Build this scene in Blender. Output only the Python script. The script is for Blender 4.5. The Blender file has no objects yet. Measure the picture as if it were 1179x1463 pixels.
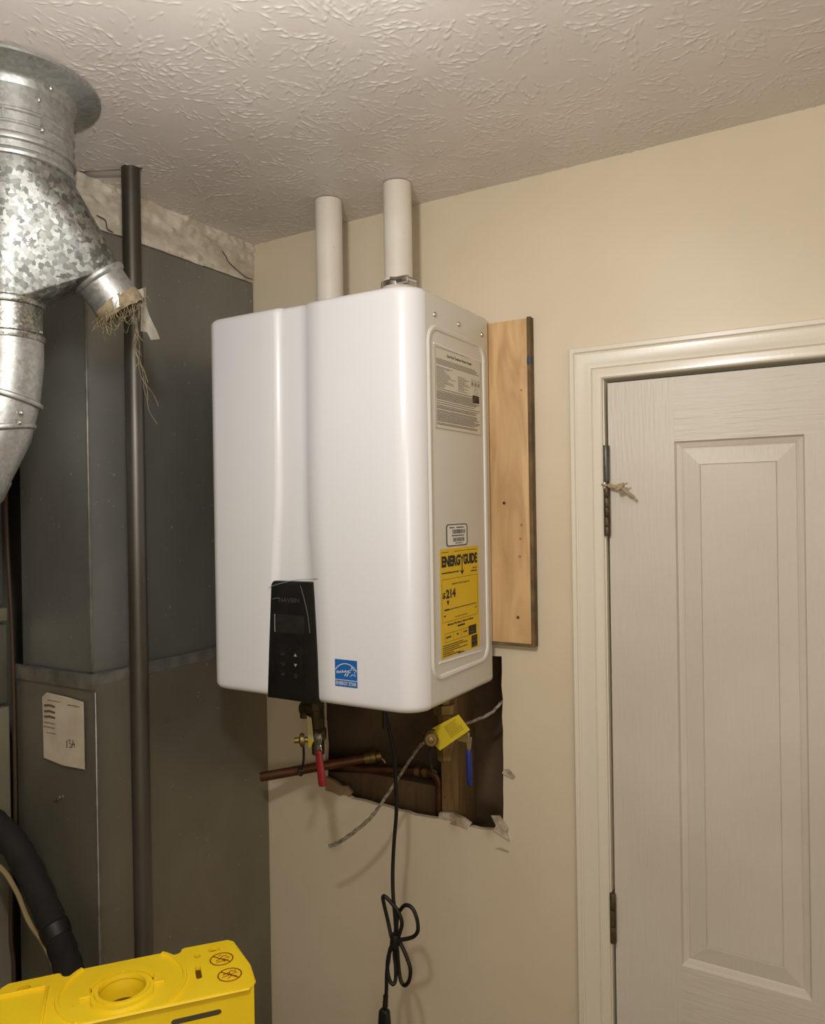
import bpy, bmesh, math, random
import numpy as np
from mathutils import Vector, Matrix
random.seed(7); np.random.seed(7)
PI = math.pi
scene = bpy.context.scene
COL = scene.collection

# ------------------------------------------------------------------ camera, world, lights, exposure
CAMP = Vector((0.0, -1.5, 1.77))
YAW, PITCH, ROLL, FPX = math.radians(30.6), math.radians(-0.2), math.radians(0.9), 1112.0
cam_d = bpy.data.cameras.new('camera'); cam = bpy.data.objects.new('camera', cam_d); COL.objects.link(cam)
fwd = Vector((-math.sin(YAW)*math.cos(PITCH), math.cos(YAW)*math.cos(PITCH), math.sin(PITCH)))
r0 = Vector((math.cos(YAW), math.sin(YAW), 0)); u0 = r0.cross(fwd)
rv = r0*math.cos(ROLL) - u0*math.sin(ROLL); uv = r0*math.sin(ROLL) + u0*math.cos(ROLL)
m3 = Matrix((rv, uv, -fwd)).transposed()
cam.matrix_world = Matrix.Translation(CAMP) @ m3.to_4x4()
cam_d.sensor_fit = 'VERTICAL'; cam_d.sensor_height = 36.0; cam_d.lens = FPX*36.0/1463.0
cam_d.clip_start = 0.02
scene.camera = cam

world = bpy.data.worlds.new('world'); scene.world = world; world.use_nodes = True
world.node_tree.nodes['Background'].inputs[0].default_value = (1.0, 0.93, 0.85, 1)
world.node_tree.nodes['Background'].inputs[1].default_value = 0.02

def lamp(name, loc, watts, color, radius):
    d = bpy.data.lights.new(name, 'POINT'); d.energy = watts; d.color = color; d.shadow_soft_size = radius
    o = bpy.data.objects.new(name, d); COL.objects.link(o); o.location = loc
    return o
lamp('ceiling_bulb', (-0.42, -1.14, 2.17), 19.0, (1.0, 0.992, 0.985), 0.045)
lamp('fill_light', (0.75, -2.35, 1.75), 21.0, (1.0, 0.992, 0.985), 0.30)  # added soft fill behind the camera, stands in for light from the rest of the room

scene.view_settings.view_transform = 'Standard'
scene.view_settings.look = 'None'
scene.view_settings.gamma = 1.0
scene.view_settings.use_curve_mapping = False
scene.view_settings.exposure = 0.08

# ------------------------------------------------------------------ materials
def lin(c):
    return tuple(((v/255.0)/12.92 if v/255.0 <= 0.04045 else ((v/255.0+0.055)/1.055)**2.4) for v in c) + (1.0,)

class Nodes:
    def __init__(s, name):
        s.m = bpy.data.materials.new(name); s.m.use_nodes = True
        s.t = s.m.node_tree; s.b = s.t.nodes['Principled BSDF']
    def n(s, typ, **kw):
        x = s.t.nodes.new(typ)
        for k, v in kw.items(): setattr(x, k, v)
        return x
    def l(s, a, b): s.t.links.new(a, b)

def mat(name, color, rough=0.5, metal=0.0, var=None, vscale=4.0, vstretch=(1, 1, 1), vlo=0.35, vhi=0.65,
        bump=0.0, bscale=60.0, bstretch=(1, 1, 1), coat=0.0, detail=6.0, specks=None, speck_scale=60, speck_thr=0.68, rvar=0.0):
    N = Nodes(name); b = N.b
    b.inputs['Base Color'].default_value = lin(color)
    b.inputs['Roughness'].default_value = rough
    b.inputs['Metallic'].default_value = metal
    if coat: b.inputs['Coat Weight'].default_value = coat; b.inputs['Coat Roughness'].default_value = 0.12
    tc = N.n('ShaderNodeTexCoord')
    col = None
    if var:
        mp = N.n('ShaderNodeMapping'); mp.inputs['Scale'].default_value = vstretch; N.l(tc.outputs['Object'], mp.inputs['Vector'])
        no = N.n('ShaderNodeTexNoise'); no.inputs['Scale'].default_value = vscale; no.inputs['Detail'].default_value = detail
        N.l(mp.outputs[0], no.inputs['Vector'])
        rp = N.n('ShaderNodeValToRGB'); rp.color_ramp.elements[0].position = vlo; rp.color_ramp.elements[1].position = vhi
        rp.color_ramp.elements[0].color = lin(color); rp.color_ramp.elements[1].color = lin(var)
        N.l(no.outputs['Fac'], rp.inputs['Fac']); col = rp.outputs['Color']
        if rvar:
            mr = N.n('ShaderNodeMapRange'); mr.inputs['To Min'].default_value = rough-rvar; mr.inputs['To Max'].default_value = rough+rvar
            N.l(no.outputs['Fac'], mr.inputs['Value']); N.l(mr.outputs[0], b.inputs['Roughness'])
    if specks:
        n2 = N.n('ShaderNodeTexNoise'); n2.inputs['Scale'].default_value = speck_scale; n2.inputs['Detail'].default_value = 3
        N.l(tc.outputs['Object'], n2.inputs['Vector'])
        r2 = N.n('ShaderNodeValToRGB'); r2.color_ramp.elements[0].position = speck_thr; r2.color_ramp.elements[1].position = speck_thr+0.04
        r2.color_ramp.elements[0].color = (0, 0, 0, 1); r2.color_ramp.elements[1].color = (1, 1, 1, 1)
        N.l(n2.outputs['Fac'], r2.inputs['Fac'])
        mx = N.n('ShaderNodeMix', data_type='RGBA')
        N.l(r2.outputs['Color'], mx.inputs[0])
        if col: N.l(col, mx.inputs[6])
        else: mx.inputs[6].default_value = lin(color)
        mx.inputs[7].default_value = lin(specks); col = mx.outputs[2]
    if col: N.l(col, b.inputs['Base Color'])
    if bump:
        mp = N.n('ShaderNodeMapping'); mp.inputs['Scale'].default_value = bstretch; N.l(tc.outputs['Object'], mp.inputs['Vector'])
        no = N.n('ShaderNodeTexNoise'); no.inputs['Scale'].default_value = bscale; no.inputs['Detail'].default_value = 5
        N.l(mp.outputs[0], no.inputs['Vector'])
        bp = N.n('ShaderNodeBump'); bp.inputs['Strength'].default_value = bump; bp.inputs['Distance'].default_value = 0.002
        N.l(no.outputs['Fac'], bp.inputs['Height']); N.l(bp.outputs[0], b.inputs['Normal'])
    return N.m

def galvanized(name, scale, lo, hi, rlo, rhi, metal=1.0):
    N = Nodes(name); b = N.b; b.inputs['Metallic'].default_value = metal
    tc = N.n('ShaderNodeTexCoord')
    no = N.n('ShaderNodeTexNoise'); no.inputs['Scale'].default_value = scale*0.9; no.inputs['Detail'].default_value = 2
    N.l(tc.outputs['Object'], no.inputs['Vector'])
    sc_ = N.n('ShaderNodeVectorMath', operation='SCALE'); sc_.inputs['Scale'].default_value = 1.5/scale
    N.l(no.outputs['Color'], sc_.inputs[0])
    ad = N.n('ShaderNodeVectorMath', operation='ADD'); N.l(tc.outputs['Object'], ad.inputs[0]); N.l(sc_.outputs[0], ad.inputs[1])
    vo = N.n('ShaderNodeTexVoronoi'); vo.inputs['Scale'].default_value = scale; N.l(ad.outputs[0], vo.inputs['Vector'])
    sp = N.n('ShaderNodeSeparateColor'); N.l(vo.outputs['Color'], sp.inputs[0])
    rp = N.n('ShaderNodeValToRGB'); rp.color_ramp.elements[0].color = lin(lo); rp.color_ramp.elements[1].color = lin(hi)
    N.l(sp.outputs[0], rp.inputs['Fac']); N.l(rp.outputs['Color'], b.inputs['Base Color'])
    mr = N.n('ShaderNodeMapRange'); mr.inputs['To Min'].default_value = rlo; mr.inputs['To Max'].default_value = rhi
    N.l(sp.outputs[1], mr.inputs['Value']); N.l(mr.outputs[0], b.inputs['Roughness'])
    bp = N.n('ShaderNodeBump'); bp.inputs['Strength'].default_value = 0.10; bp.inputs['Distance'].default_value = 0.002
    N.l(sp.outputs[2], bp.inputs['Height']); N.l(bp.outputs[0], b.inputs['Normal'])
    return N.m

def wood(name, dark, light, scale, stretch, rough=0.6):
    N = Nodes(name); b = N.b; b.inputs['Roughness'].default_value = rough
    tc = N.n('ShaderNodeTexCoord')
    mp = N.n('ShaderNodeMapping'); mp.inputs['Scale'].default_value = stretch; N.l(tc.outputs['Object'], mp.inputs['Vector'])
    a = N.n('ShaderNodeTexNoise'); a.inputs['Scale'].default_value = scale; a.inputs['Detail'].default_value = 8; a.inputs['Distortion'].default_value = 1.2
    N.l(mp.outputs[0], a.inputs['Vector'])
    rp = N.n('ShaderNodeValToRGB'); rp.color_ramp.elements[0].position = 0.3; rp.color_ramp.elements[1].position = 0.72
    rp.color_ramp.elements[0].color = lin(dark); rp.color_ramp.elements[1].color = lin(light)
    N.l(a.outputs['Fac'], rp.inputs['Fac'])
    k = N.n('ShaderNodeTexVoronoi'); k.inputs['Scale'].default_value = 26; N.l(tc.outputs['Object'], k.inputs['Vector'])
    r2 = N.n('ShaderNodeValToRGB'); r2.color_ramp.elements[0].position = 0.04; r2.color_ramp.elements[1].position = 0.10
    r2.color_ramp.elements[0].color = (0.35, 0.3, 0.25, 1); r2.color_ramp.elements[1].color = (1, 1, 1, 1)
    N.l(k.outputs['Distance'], r2.inputs['Fac'])
    mx = N.n('ShaderNodeMix', data_type='RGBA', blend_type='MULTIPLY'); mx.inputs[0].default_value = 0.8
    N.l(rp.outputs['Color'], mx.inputs[6]); N.l(r2.outputs['Color'], mx.inputs[7]); N.l(mx.outputs[2], b.inputs['Base Color'])
    bp = N.n('ShaderNodeBump'); bp.inputs['Strength'].default_value = 0.15; bp.inputs['Distance'].default_value = 0.001
    N.l(a.outputs['Fac'], bp.inputs['Height']); N.l(bp.outputs[0], b.inputs['Normal'])
    return N.m

M = {}
M['wall'] = mat('cream_paint', (221, 206, 179), 0.42, var=(211, 196, 168), vscale=2.5, bump=0.10, bscale=45, specks=(176, 158, 126), speck_scale=24, speck_thr=0.755)
M['ceiling'] = mat('ceiling_plaster', (222, 213, 204), 0.45, var=(214, 204, 194), vscale=5, bump=0.12, bscale=70)
M['soffit'] = mat('rough_plaster', (216, 206, 188), 0.7, var=(176, 164, 144), vscale=14, vstretch=(1, .7, 2.2), bump=0.9, bscale=38, specks=(186, 174, 152), speck_scale=26, speck_thr=0.56)
M['floor'] = mat('concrete_floor', (150, 140, 122), 0.7, var=(128, 118, 102), vscale=5, bump=0.2)
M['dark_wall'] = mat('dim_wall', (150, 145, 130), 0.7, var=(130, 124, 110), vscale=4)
M['heater'] = mat('white_enamel', (228, 226, 226), 0.26, coat=0.25, specks=(205, 202, 196), speck_scale=40, speck_thr=0.80)
M['heater_side'] = mat('white_enamel_case', (216, 212, 202), 0.33, coat=0.15)
M['black_panel'] = mat('black_plastic', (12, 12, 12), 0.28, var=(22, 22, 21), vscale=9, rvar=0.1)
M['screen'] = mat('dark_display', (34, 33, 31), 0.15)
M['grey_print'] = mat('grey_print', (70, 70, 68), 0.5)
M['pale_print'] = mat('pale_print', (150, 150, 145), 0.5)
M['dark_print'] = mat('dark_print', (40, 36, 26), 0.7)
M['plate_print'] = mat('plate_print', (118, 110, 92), 0.7)
M['plate'] = mat('plate_film', (214, 208, 192), 0.35)
M['white_label'] = mat('white_label', (224, 222, 212), 0.5)
M['label_ring'] = mat('grey_ring_print', (84, 82, 76), 0.5)
M['yellow_label'] = mat('yellow_label', (228, 190, 26), 0.5, var=(220, 180, 20), vscale=3)
M['yellow_line'] = mat('yellow_label_line', (128, 96, 8), 0.6)
M['blue_label'] = mat('blue_label', (24, 98, 172), 0.4)
M['pvc'] = mat('white_pvc', (226, 218, 204), 0.38, var=(214, 204, 188), vscale=8, specks=(150, 140, 122), speck_scale=34, speck_thr=0.74)
M['steel'] = mat('shiny_steel', (190, 188, 182), 0.25, metal=1.0)
M['board'] = wood('pine_board', (176, 138, 90), (218, 180, 128), 5.0, (5, 5, 0.9))
M['board_edge'] = mat('board_edge', (120, 96, 62), 0.8, var=(88, 70, 46), vscale=30)
M['blue_paint'] = mat('blue_paint', (44, 62, 92), 0.6)
M['stud'] = wood('stud_wood', (118, 92, 56), (152, 122, 80), 9.0, (6, 6, 0.8), 0.75)
M['dark_wood'] = wood('dark_stud_wood', (92, 72, 48), (120, 96, 66), 8.0, (5, 5, 0.8), 0.8)
M['cavity'] = mat('cavity_backing', (104, 84, 60), 0.9, var=(80, 62, 44), vscale=8)
M['gyp'] = mat('torn_gypsum', (204, 194, 174), 0.9, var=(150, 128, 98), vscale=40, bump=0.8, bscale=150)
M['paper_brown'] = mat('drywall_paper', (150, 124, 92), 0.9)
M['door'] = mat('door_paint', (212, 203, 188), 0.42, var=(202, 192, 176), vscale=3, bump=0.45, bscale=38, bstretch=(6, 6, 0.45))
M['door_rail'] = mat('door_paint_rail', (212, 203, 188), 0.42, var=(202, 192, 176), vscale=3, bump=0.55, bscale=30, bstretch=(0.5, 6, 6))
M['trim'] = mat('trim_gloss', (226, 217, 198), 0.30, bump=0.08, bscale=30, bstretch=(5, 5, 0.5), coat=0.2)
M['hinge'] = mat('grimy_hinge', (112, 98, 70), 0.5, metal=0.6, var=(66, 56, 38), vscale=60)
M['hinge_grey'] = mat('grey_hinge', (120, 120, 110), 0.45, metal=0.7, var=(84, 82, 72), vscale=50)
M['twine'] = mat('grey_twine', (170, 152, 120), 0.9, bump=0.6, bscale=500)
M['duct'] = galvanized('galvanized_plain', 170, (156, 156, 152), (176, 176, 171), 0.38, 0.55, 0.82)
M['spangle'] = galvanized('galvanized_spangle', 140, (98, 99, 96), (164, 164, 158), 0.34, 0.58, 0.95)
M['spangle_fine'] = galvanized('galvanized_fine', 300, (120, 120, 115), (185, 184, 176), 0.3, 0.5)
M['lint'] = mat('lint_fibre', (150, 136, 108), 0.95, var=(116, 102, 76), vscale=60)
M['tape'] = mat('foil_tape_scrap', (140, 134, 120), 0.6, var=(150, 140, 120), vscale=30)
M['plenum'] = mat('dull_galvanized', (150, 150, 144), 0.42, metal=0.7, var=(128, 128, 124), vscale=3.2, vstretch=(1, 1, .6), bump=0.12, bscale=5, specks=(182, 182, 174), speck_scale=90, speck_thr=0.70, rvar=0.06)
M['plenum_low'] = mat('dull_galvanized_low', (146, 142, 128), 0.42, metal=0.65, var=(118, 114, 100), vscale=2.6, vstretch=(1, 1, .7), bump=0.12, bscale=4, specks=(176, 174, 164), speck_scale=75, speck_thr=0.715, rvar=0.06)
M['seam'] = mat('seam_metal', (150, 148, 140), 0.48, metal=0.7, var=(120, 118, 110), vscale=24)
M['iron'] = mat('black_iron', (108, 106, 101), 0.44, metal=0.8, var=(76, 70, 59), vscale=3, vstretch=(1, 1, .5))
M['furnace'] = mat('furnace_enamel', (136, 130, 110), 0.45, var=(118, 112, 94), vscale=4)
M['hose'] = mat('black_foam', (17, 15, 13), 0.85, var=(28, 25, 22), vscale=20, bump=0.8, bscale=90)
M['tan_wire'] = mat('tan_cable', (150, 132, 92), 0.5)
M['brown_wire'] = mat('brown_cable', (66, 48, 34), 0.5)
M['copper'] = mat('tarnished_copper', (122, 84, 60), 0.48, metal=0.8, var=(86, 58, 42), vscale=18)
M['brass'] = mat('dull_brass', (152, 128, 78), 0.45, metal=0.8, var=(112, 92, 54), vscale=30)
M['dark_brass'] = mat('dark_valve_body', (88, 74, 50), 0.5, metal=0.7, var=(62, 52, 36), vscale=30)
M['red'] = mat('red_vinyl', (146, 26, 30), 0.5, var=(124, 20, 24), vscale=30)
M['blue'] = mat('blue_vinyl', (26, 44, 116), 0.5)
M['cream_tag'] = mat('cream_tag', (196, 184, 130), 0.7)
M['yellow_tag'] = mat('yellow_tag', (196, 172, 32), 0.6)
M['black_rubber'] = mat('black_rubber', (16, 15, 14), 0.5)
M['cord_mark'] = mat('cord_mark', (80, 78, 72), 0.5)
M['foil'] = mat('braided_wire', (170, 162, 144), 0.45, metal=0.35, var=(120, 112, 94), vscale=120, bump=0.6, bscale=300)
M['ladder'] = mat('yellow_plastic', (255, 220, 34), 0.42, var=(248, 208, 26), vscale=7, specks=(206, 164, 24), speck_scale=26, speck_thr=0.70)
M['ladder_rail'] = mat('yellow_fibreglass', (226, 176, 16), 0.5)
M['alu'] = mat('aluminium', (168, 168, 164), 0.4, metal=0.9)
M['red_print'] = mat('red_print', (150, 44, 12), 0.6)
M['paper'] = mat('old_paper', (206, 194, 172), 0.85, var=(186, 172, 148), vscale=14)
M['pencil'] = mat('pencil_print', (96, 84, 68), 0.9)

# ------------------------------------------------------------------ object helpers
WL = {}
def tag(o, label, cat, group=None):
    o['label'] = label; o['category'] = cat
    if group: o['group'] = group
    return o
def thing(name, loc, label, cat, group=None):
    o = bpy.data.objects.new(name, None); COL.objects.link(o); o.location = loc; o.empty_display_size = 0.05
    WL[o] = Vector(loc); return tag(o, label, cat, group)
def fin(name, bm, mats, parent=None, smooth=True, angle=38, kind=None, recalc=True):
    """link a bmesh given in world coordinates as one mesh object"""
    if recalc: bmesh.ops.recalc_face_normals(bm, faces=bm.faces)
    if parent is not None: org = WL[parent]
    elif kind == 'structure': org = Vector((0, 0, 0))
    else:
        lo = Vector((min(v.co[i] for v in bm.verts) for i in range(3))); hi = Vector((max(v.co[i] for v in bm.verts) for i in range(3)))
        org = Vector(((lo.x+hi.x)/2, (lo.y+hi.y)/2, lo.z))
    bmesh.ops.translate(bm, verts=bm.verts, vec=-org)
    if smooth:
        for f in bm.faces: f.smooth = True
        for e in bm.edges:
            if len(e.link_faces) == 2:
                e.smooth = e.calc_face_angle(0) < math.radians(angle)
    me = bpy.data.meshes.new(name); bm.to_mesh(me); bm.free()
    for m in (mats if isinstance(mats, (list, tuple)) else [mats]): me.materials.append(M[m])
    o = bpy.data.objects.new(name, me); COL.objects.link(o)
    if parent is not None: o.parent = parent
    else: o.location = org
    WL[o] = org
    if kind: o['kind'] = kind
    return o
def B(): return bmesh.new()

def box(bm, x0, x1, y0, y1, z0, z1, bev=0.0, seg=2):
    t = bmesh.new()
    r = bmesh.ops.create_cube(t, size=1.0)
    bmesh.ops.scale(t, vec=(x1-x0, y1-y0, z1-z0), verts=t.verts)
    if bev: bmesh.ops.bevel(t, geom=t.edges[:], offset=bev, segments=seg, profile=0.5, affect='EDGES')
    bmesh.ops.translate(t, vec=((x0+x1)/2, (y0+y1)/2, (z0+z1)/2), verts=t.verts)
    merge(bm, t)
def merge(bm, t, mtx=None, mi=None):
    if mtx is not None: bmesh.ops.transform(t, matrix=mtx, verts=t.verts)
    if mi is not None:
        for f in t.faces: f.material_index = mi
    me = bpy.data.meshes.new('tmp'); t.to_mesh(me); t.free(); bm.from_mesh(me); bpy.data.meshes.remove(me)
def frame_m(o, ux, uy, uz):
    m = Matrix((ux, uy, uz)).transposed().to_4x4(); m.translation = Vector(o); return m

def smooth_path(pts, n=6, closed=False):
    P = [Vector(p) for p in pts]; out = []; k = len(P)
    for i in range(k if closed else k-1):
        p0 = P[(i-1) % k] if (closed or i > 0) else P[0]*2-P[1]
        p1 = P[i]; p2 = P[(i+1) % k]
        p3 = P[(i+2) % k] if (closed or i+2 < k) else P[-1]*2-P[-2]
        for j in range(n):
            t = j/n
            out.append(0.5*((2*p1)+(p2-p0)*t+(2*p0-5*p1+4*p2-p3)*t*t+(3*p1-p0-3*p2+p3)*t**3))
    if not closed: out.append(P[-1])
    return out
def tube(bm, pts, r, seg=10, cap=True, closed=False, flat=None):
    P = [Vector(p) for p in pts]; n = len(P)
    R = r if isinstance(r, (list, tuple)) else [r]*n
    T = []
    for i in range(n):
        a = P[(i-1) % n] if (closed or i > 0) else P[i]; b = P[(i+1) % n] if (closed or i < n-1) else P[i]
        d = b-a; T.append(d.normalized() if d.length > 1e-9 else Vector((0, 0, 1)))
    N = T[0].orthogonal().normalized(); rings = []
    for i in range(n):
        N = N - T[i]*N.dot(T[i])
        N = N.normalized() if N.length > 1e-6 else T[i].orthogonal().normalized()
        Bv = T[i].cross(N); ring = []
        for k in range(seg):
            a = 2*PI*k/seg
            ring.append(bm.verts.new(P[i]+(N*math.cos(a)+Bv*math.sin(a))*R[i]))
        rings.append(ring)
    for i in range(n if closed else n-1):
        A, C_ = rings[i], rings[(i+1) % n]
        for k in range(seg): bm.faces.new((A[k], A[(k+1) % seg], C_[(k+1) % seg], C_[k]))
    if cap and not closed: bm.faces.new(rings[0][::-1]); bm.faces.new(rings[-1])
def lathe(bm, prof, org=(0, 0, 0), axis=(0, 0, 1), seg=32, cap=False):
    """prof: (radius, height) along axis"""
    ax = Vector(axis).normalized(); n = ax.orthogonal().normalized(); b = ax.cross(n); O = Vector(org); rings = []
    for r, h in prof:
        if r < 1e-6: rings.append([bm.verts.new(O+ax*h)])
        else: rings.append([bm.verts.new(O+ax*h+(n*math.cos(2*PI*k/seg)+b*math.sin(2*PI*k/seg))*r) for k in range(seg)])
    for A, C_ in zip(rings[:-1], rings[1:]):
        for k in range(seg):
            q = (k+1) % seg
            if len(A) == 1 and len(C_) > 1: bm.faces.new((A[0], C_[q], C_[k]))
            elif len(C_) == 1 and len(A) > 1: bm.faces.new((A[k], A[q], C_[0]))
            elif len(A) > 1: bm.faces.new((A[k], A[q], C_[q], C_[k]))
    if cap:
        if len(rings[0]) > 1: bm.faces.new(rings[0][::-1])
        if len(rings[-1]) > 1: bm.faces.new(rings[-1])
def prism(bm, poly, thick, mtx, bev=0.0):
    """extrude a 2D polygon (local x,y) by thick along local z"""
    t = bmesh.new(); vs = [t.verts.new((x, y, 0)) for x, y in poly]; f = t.faces.new(vs)
    r = bmesh.ops.extrude_face_region(t, geom=[f])
    bmesh.ops.translate(t, vec=(0, 0, thick), verts=[v for v in r['geom'] if isinstance(v, bmesh.types.BMVert)])
    if bev:
        top = [e for e in t.edges if all(v.co.z > thick-1e-6 for v in e.verts)]
        bmesh.ops.bevel(t, geom=top, offset=bev, segments=2, profile=0.5, affect='EDGES')
    merge(bm, t, mtx)
def rrect(x0, x1, y0, y1, r, n=5):
    out = []
    for cx, cy, a0 in ((x1-r, y0+r, -PI/2), (x1-r, y1-r, 0), (x0+r, y1-r, PI/2), (x0+r, y0+r, PI)):
        for k in range(n+1):
            a = a0+PI/2*k/n; out.append((cx+r*math.cos(a), cy+r*math.sin(a)))
    return out
def text(bm, s, x0, x1, y0, y1, mtx, thick=0.0003, bold=0.0, shear=0.0):
    cu = bpy.data.curves.new('t', 'FONT'); cu.body = s; cu.offset = bold; cu.shear = shear; cu.resolution_u = 3
    o = bpy.data.objects.new('t', cu); COL.objects.link(o)
    dg = bpy.context.evaluated_depsgraph_get(); dg.update()
    me = bpy.data.meshes.new_from_object(o.evaluated_get(dg))
    bpy.data.objects.remove(o); bpy.data.curves.remove(cu)
    t = bmesh.new(); t.from_mesh(me); bpy.data.meshes.remove(me)
    if not t.verts: return
    ax = min(v.co.x for v in t.verts); bx = max(v.co.x for v in t.verts); ay = min(v.co.y for v in t.verts); by = max(v.co.y for v in t.verts)
    for v in t.verts:
        v.co = Vector((x0+(v.co.x-ax)/(bx-ax)*(x1-x0), y0+(v.co.y-ay)/max(by-ay, 1e-6)*(y1-y0), thick))
    merge(bm, t, mtx)
def quad(bm, x0, x1, y0, y1, mtx, z=0.0003):
    vs = [bm.verts.new(mtx @ Vector(p)) for p in ((x0, y0, z), (x1, y0, z), (x1, y1, z), (x0, y1, z))]; bm.faces.new(vs)
def words(bm, x0, x1, y, h, mtx, rnd, z=0.0003, gap=0.0012):
    """a row of tiny print too small to read"""
    x = x0
    while x < x1:
        w = rnd.uniform(0.002, 0.007); quad(bm, x, min(x+w, x1), y, y+h, mtx, z); x += w+gap
def stroke(bm, pts, w, mtx, z=0.0003):
    """a flat pen stroke"""
    P = [Vector((p[0], p[1])) for p in pts]
    L = []
    for i in range(len(P)):
        d = (P[min(i+1, len(P)-1)]-P[max(i-1, 0)]); d = d.normalized() if d.length > 1e-9 else Vector((1, 0))
        n = Vector((-d.y, d.x))*w/2
        L.append((bm.verts.new(mtx @ Vector((P[i].x+n.x, P[i].y+n.y, z))), bm.verts.new(mtx @ Vector((P[i].x-n.x, P[i].y-n.y, z)))))
    for a, b in zip(L[:-1], L[1:]): bm.faces.new((a[0], b[0], b[1], a[1]))
def tri(bm, pts, mtx, z=0.0003):
    bm.faces.new([bm.verts.new(mtx @ Vector((x, y, z))) for x, y in pts])
def wall_fill(bm, outer, holes, y0, y1):
    """a wall slab in the XZ plane with holes"""
    t = bmesh.new(); es = []
    for loop in [outer]+holes:
        vs = [t.verts.new((x, y0, z)) for x, z in loop]
        es += [t.edges.new((vs[i], vs[(i+1) % len(vs)])) for i in range(len(vs))]
    bmesh.ops.triangle_fill(t, use_beauty=True, use_dissolve=False, edges=es)
    r = bmesh.ops.extrude_face_region(t, geom=t.faces[:])
    bmesh.ops.translate(t, vec=(0, y1-y0, 0), verts=[v for v in r['geom'] if isinstance(v, bmesh.types.BMVert)])
    merge(bm, t)

# ------------------------------------------------------------------ the room
H = 2.446
XL, XR, YF = -1.95, 1.55, -3.0
bm = B(); box(bm, XL, XR+0.1, YF-0.1, 0.1, -0.05, 0.0); fin('floor', bm, 'floor', kind='structure', smooth=False)

# back wall: drywall with the torn opening under the heater and the doorway
rn = random.Random(3)
def jag(a, b, n, amp):
    out = []
    for i in range(n):
        t = i/n; out.append((a[0]+(b[0]-a[0])*t+rn.uniform(-amp, amp), a[1]+(b[1]-a[1])*t+rn.uniform(-amp, amp)))
    return out
hole = (jag((-1.143, 1.095), (-1.002, 1.088), 7, 0.004) + jag((-1.002, 1.088), (-0.832, 1.082), 8, 0.002) +
        jag((-0.832, 1.082), (-0.69, 1.086), 9, 0.005) + jag((-0.678, 1.086), (-0.674, 1.457), 12, 0.0022) +
        jag((-0.674, 1.457), (-1.143, 1.452), 6, 0.002) + jag((-1.143, 1.452), (-1.143, 1.12), 8, 0.003))
bm = B()
wall_fill(bm, [(XL, 0.001), (-0.462, 0.001), (-0.462, 2.03), (0.392, 2.03), (0.392, 0.001), (XR, 0.001), (XR, H), (XL, H)], [hole], 0.0, 0.013)
wb = fin('wall_back', bm, 'wall', kind='structure', smooth=False)
# torn paper and gypsum along the opening
def scrap(name, pts, y, thick, m):
    b = B(); t = bmesh.new(); f = t.faces.new([t.verts.new((x, y+rn.uniform(-0.002, 0.001), z)) for x, z in pts])
    r = bmesh.ops.extrude_face_region(t, geom=[f]); bmesh.ops.translate(t, vec=(0, thick, 0), verts=[v for v in r['geom'] if isinstance(v, bmesh.types.BMVert)])
    merge(b, t); return fin(name, b, m, parent=wb, smooth=False)
scrap('torn_paper', [(-0.676, 1.213), (-0.652, 1.206), (-0.648, 1.211), (-0.66, 1.223), (-0.672, 1.222)], -0.005, 0.003, 'gyp')
scrap('torn_paper', [(-0.70, 1.088), (-0.662, 1.074), (-0.668, 1.088), (-0.664, 1.10), (-0.684, 1.122), (-0.704, 1.118), (-0.692, 1.10)], -0.004, 0.004, 'gyp')
scrap('torn_paper', [(-0.834, 1.083), (-0.762, 1.076), (-0.754, 1.09), (-0.77, 1.098), (-0.80, 1.106), (-0.832, 1.10)], 0.001, 0.008, 'gyp')
scrap('torn_paper', [(-1.146, 1.092), (-1.078, 1.087), (-1.068, 1.102), (-1.082, 1.116), (-1.098, 1.113), (-1.118, 1.123), (-1.146, 1.128)], 0.002, 0.008, 'paper_brown')
scrap('torn_paper', [(-0.696, 1.05), (-0.664, 1.05), (-0.68, 1.055)], -0.002, 0.002, 'gyp')

# behind the drywall
bm = B(); box(bm, -1.30, -0.48, 0.105, 0.118, 0.5, 1.9); fin('wall_behind', bm, 'cavity', kind='structure', smooth=False)
bm = B(); box(bm, -0.832, -0.790, 0.014, 0.103, 0.5, 1.7, 0.002); s1 = fin('wall_stud', bm, 'stud')
tag(s1, 'pale wooden wall stud seen inside the torn opening in the wall', 'stud')
bm = B(); box(bm, -0.672, -0.632, 0.014, 0.103, 0.5, 1.7, 0.002); s2 = fin('wall_stud', bm, 'dark_wood')
tag(s2, 'dark wooden wall stud at the right rim of the torn wall opening', 'stud')
bm = B(); box(bm, -1.20, -0.834, 0.055, 0.103, 1.06, 1.135, 0.002); s3 = fin('blocking_timber', bm, 'dark_wood')
tag(s3, 'dark horizontal timber block low in the torn wall opening', 'timber')

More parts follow.
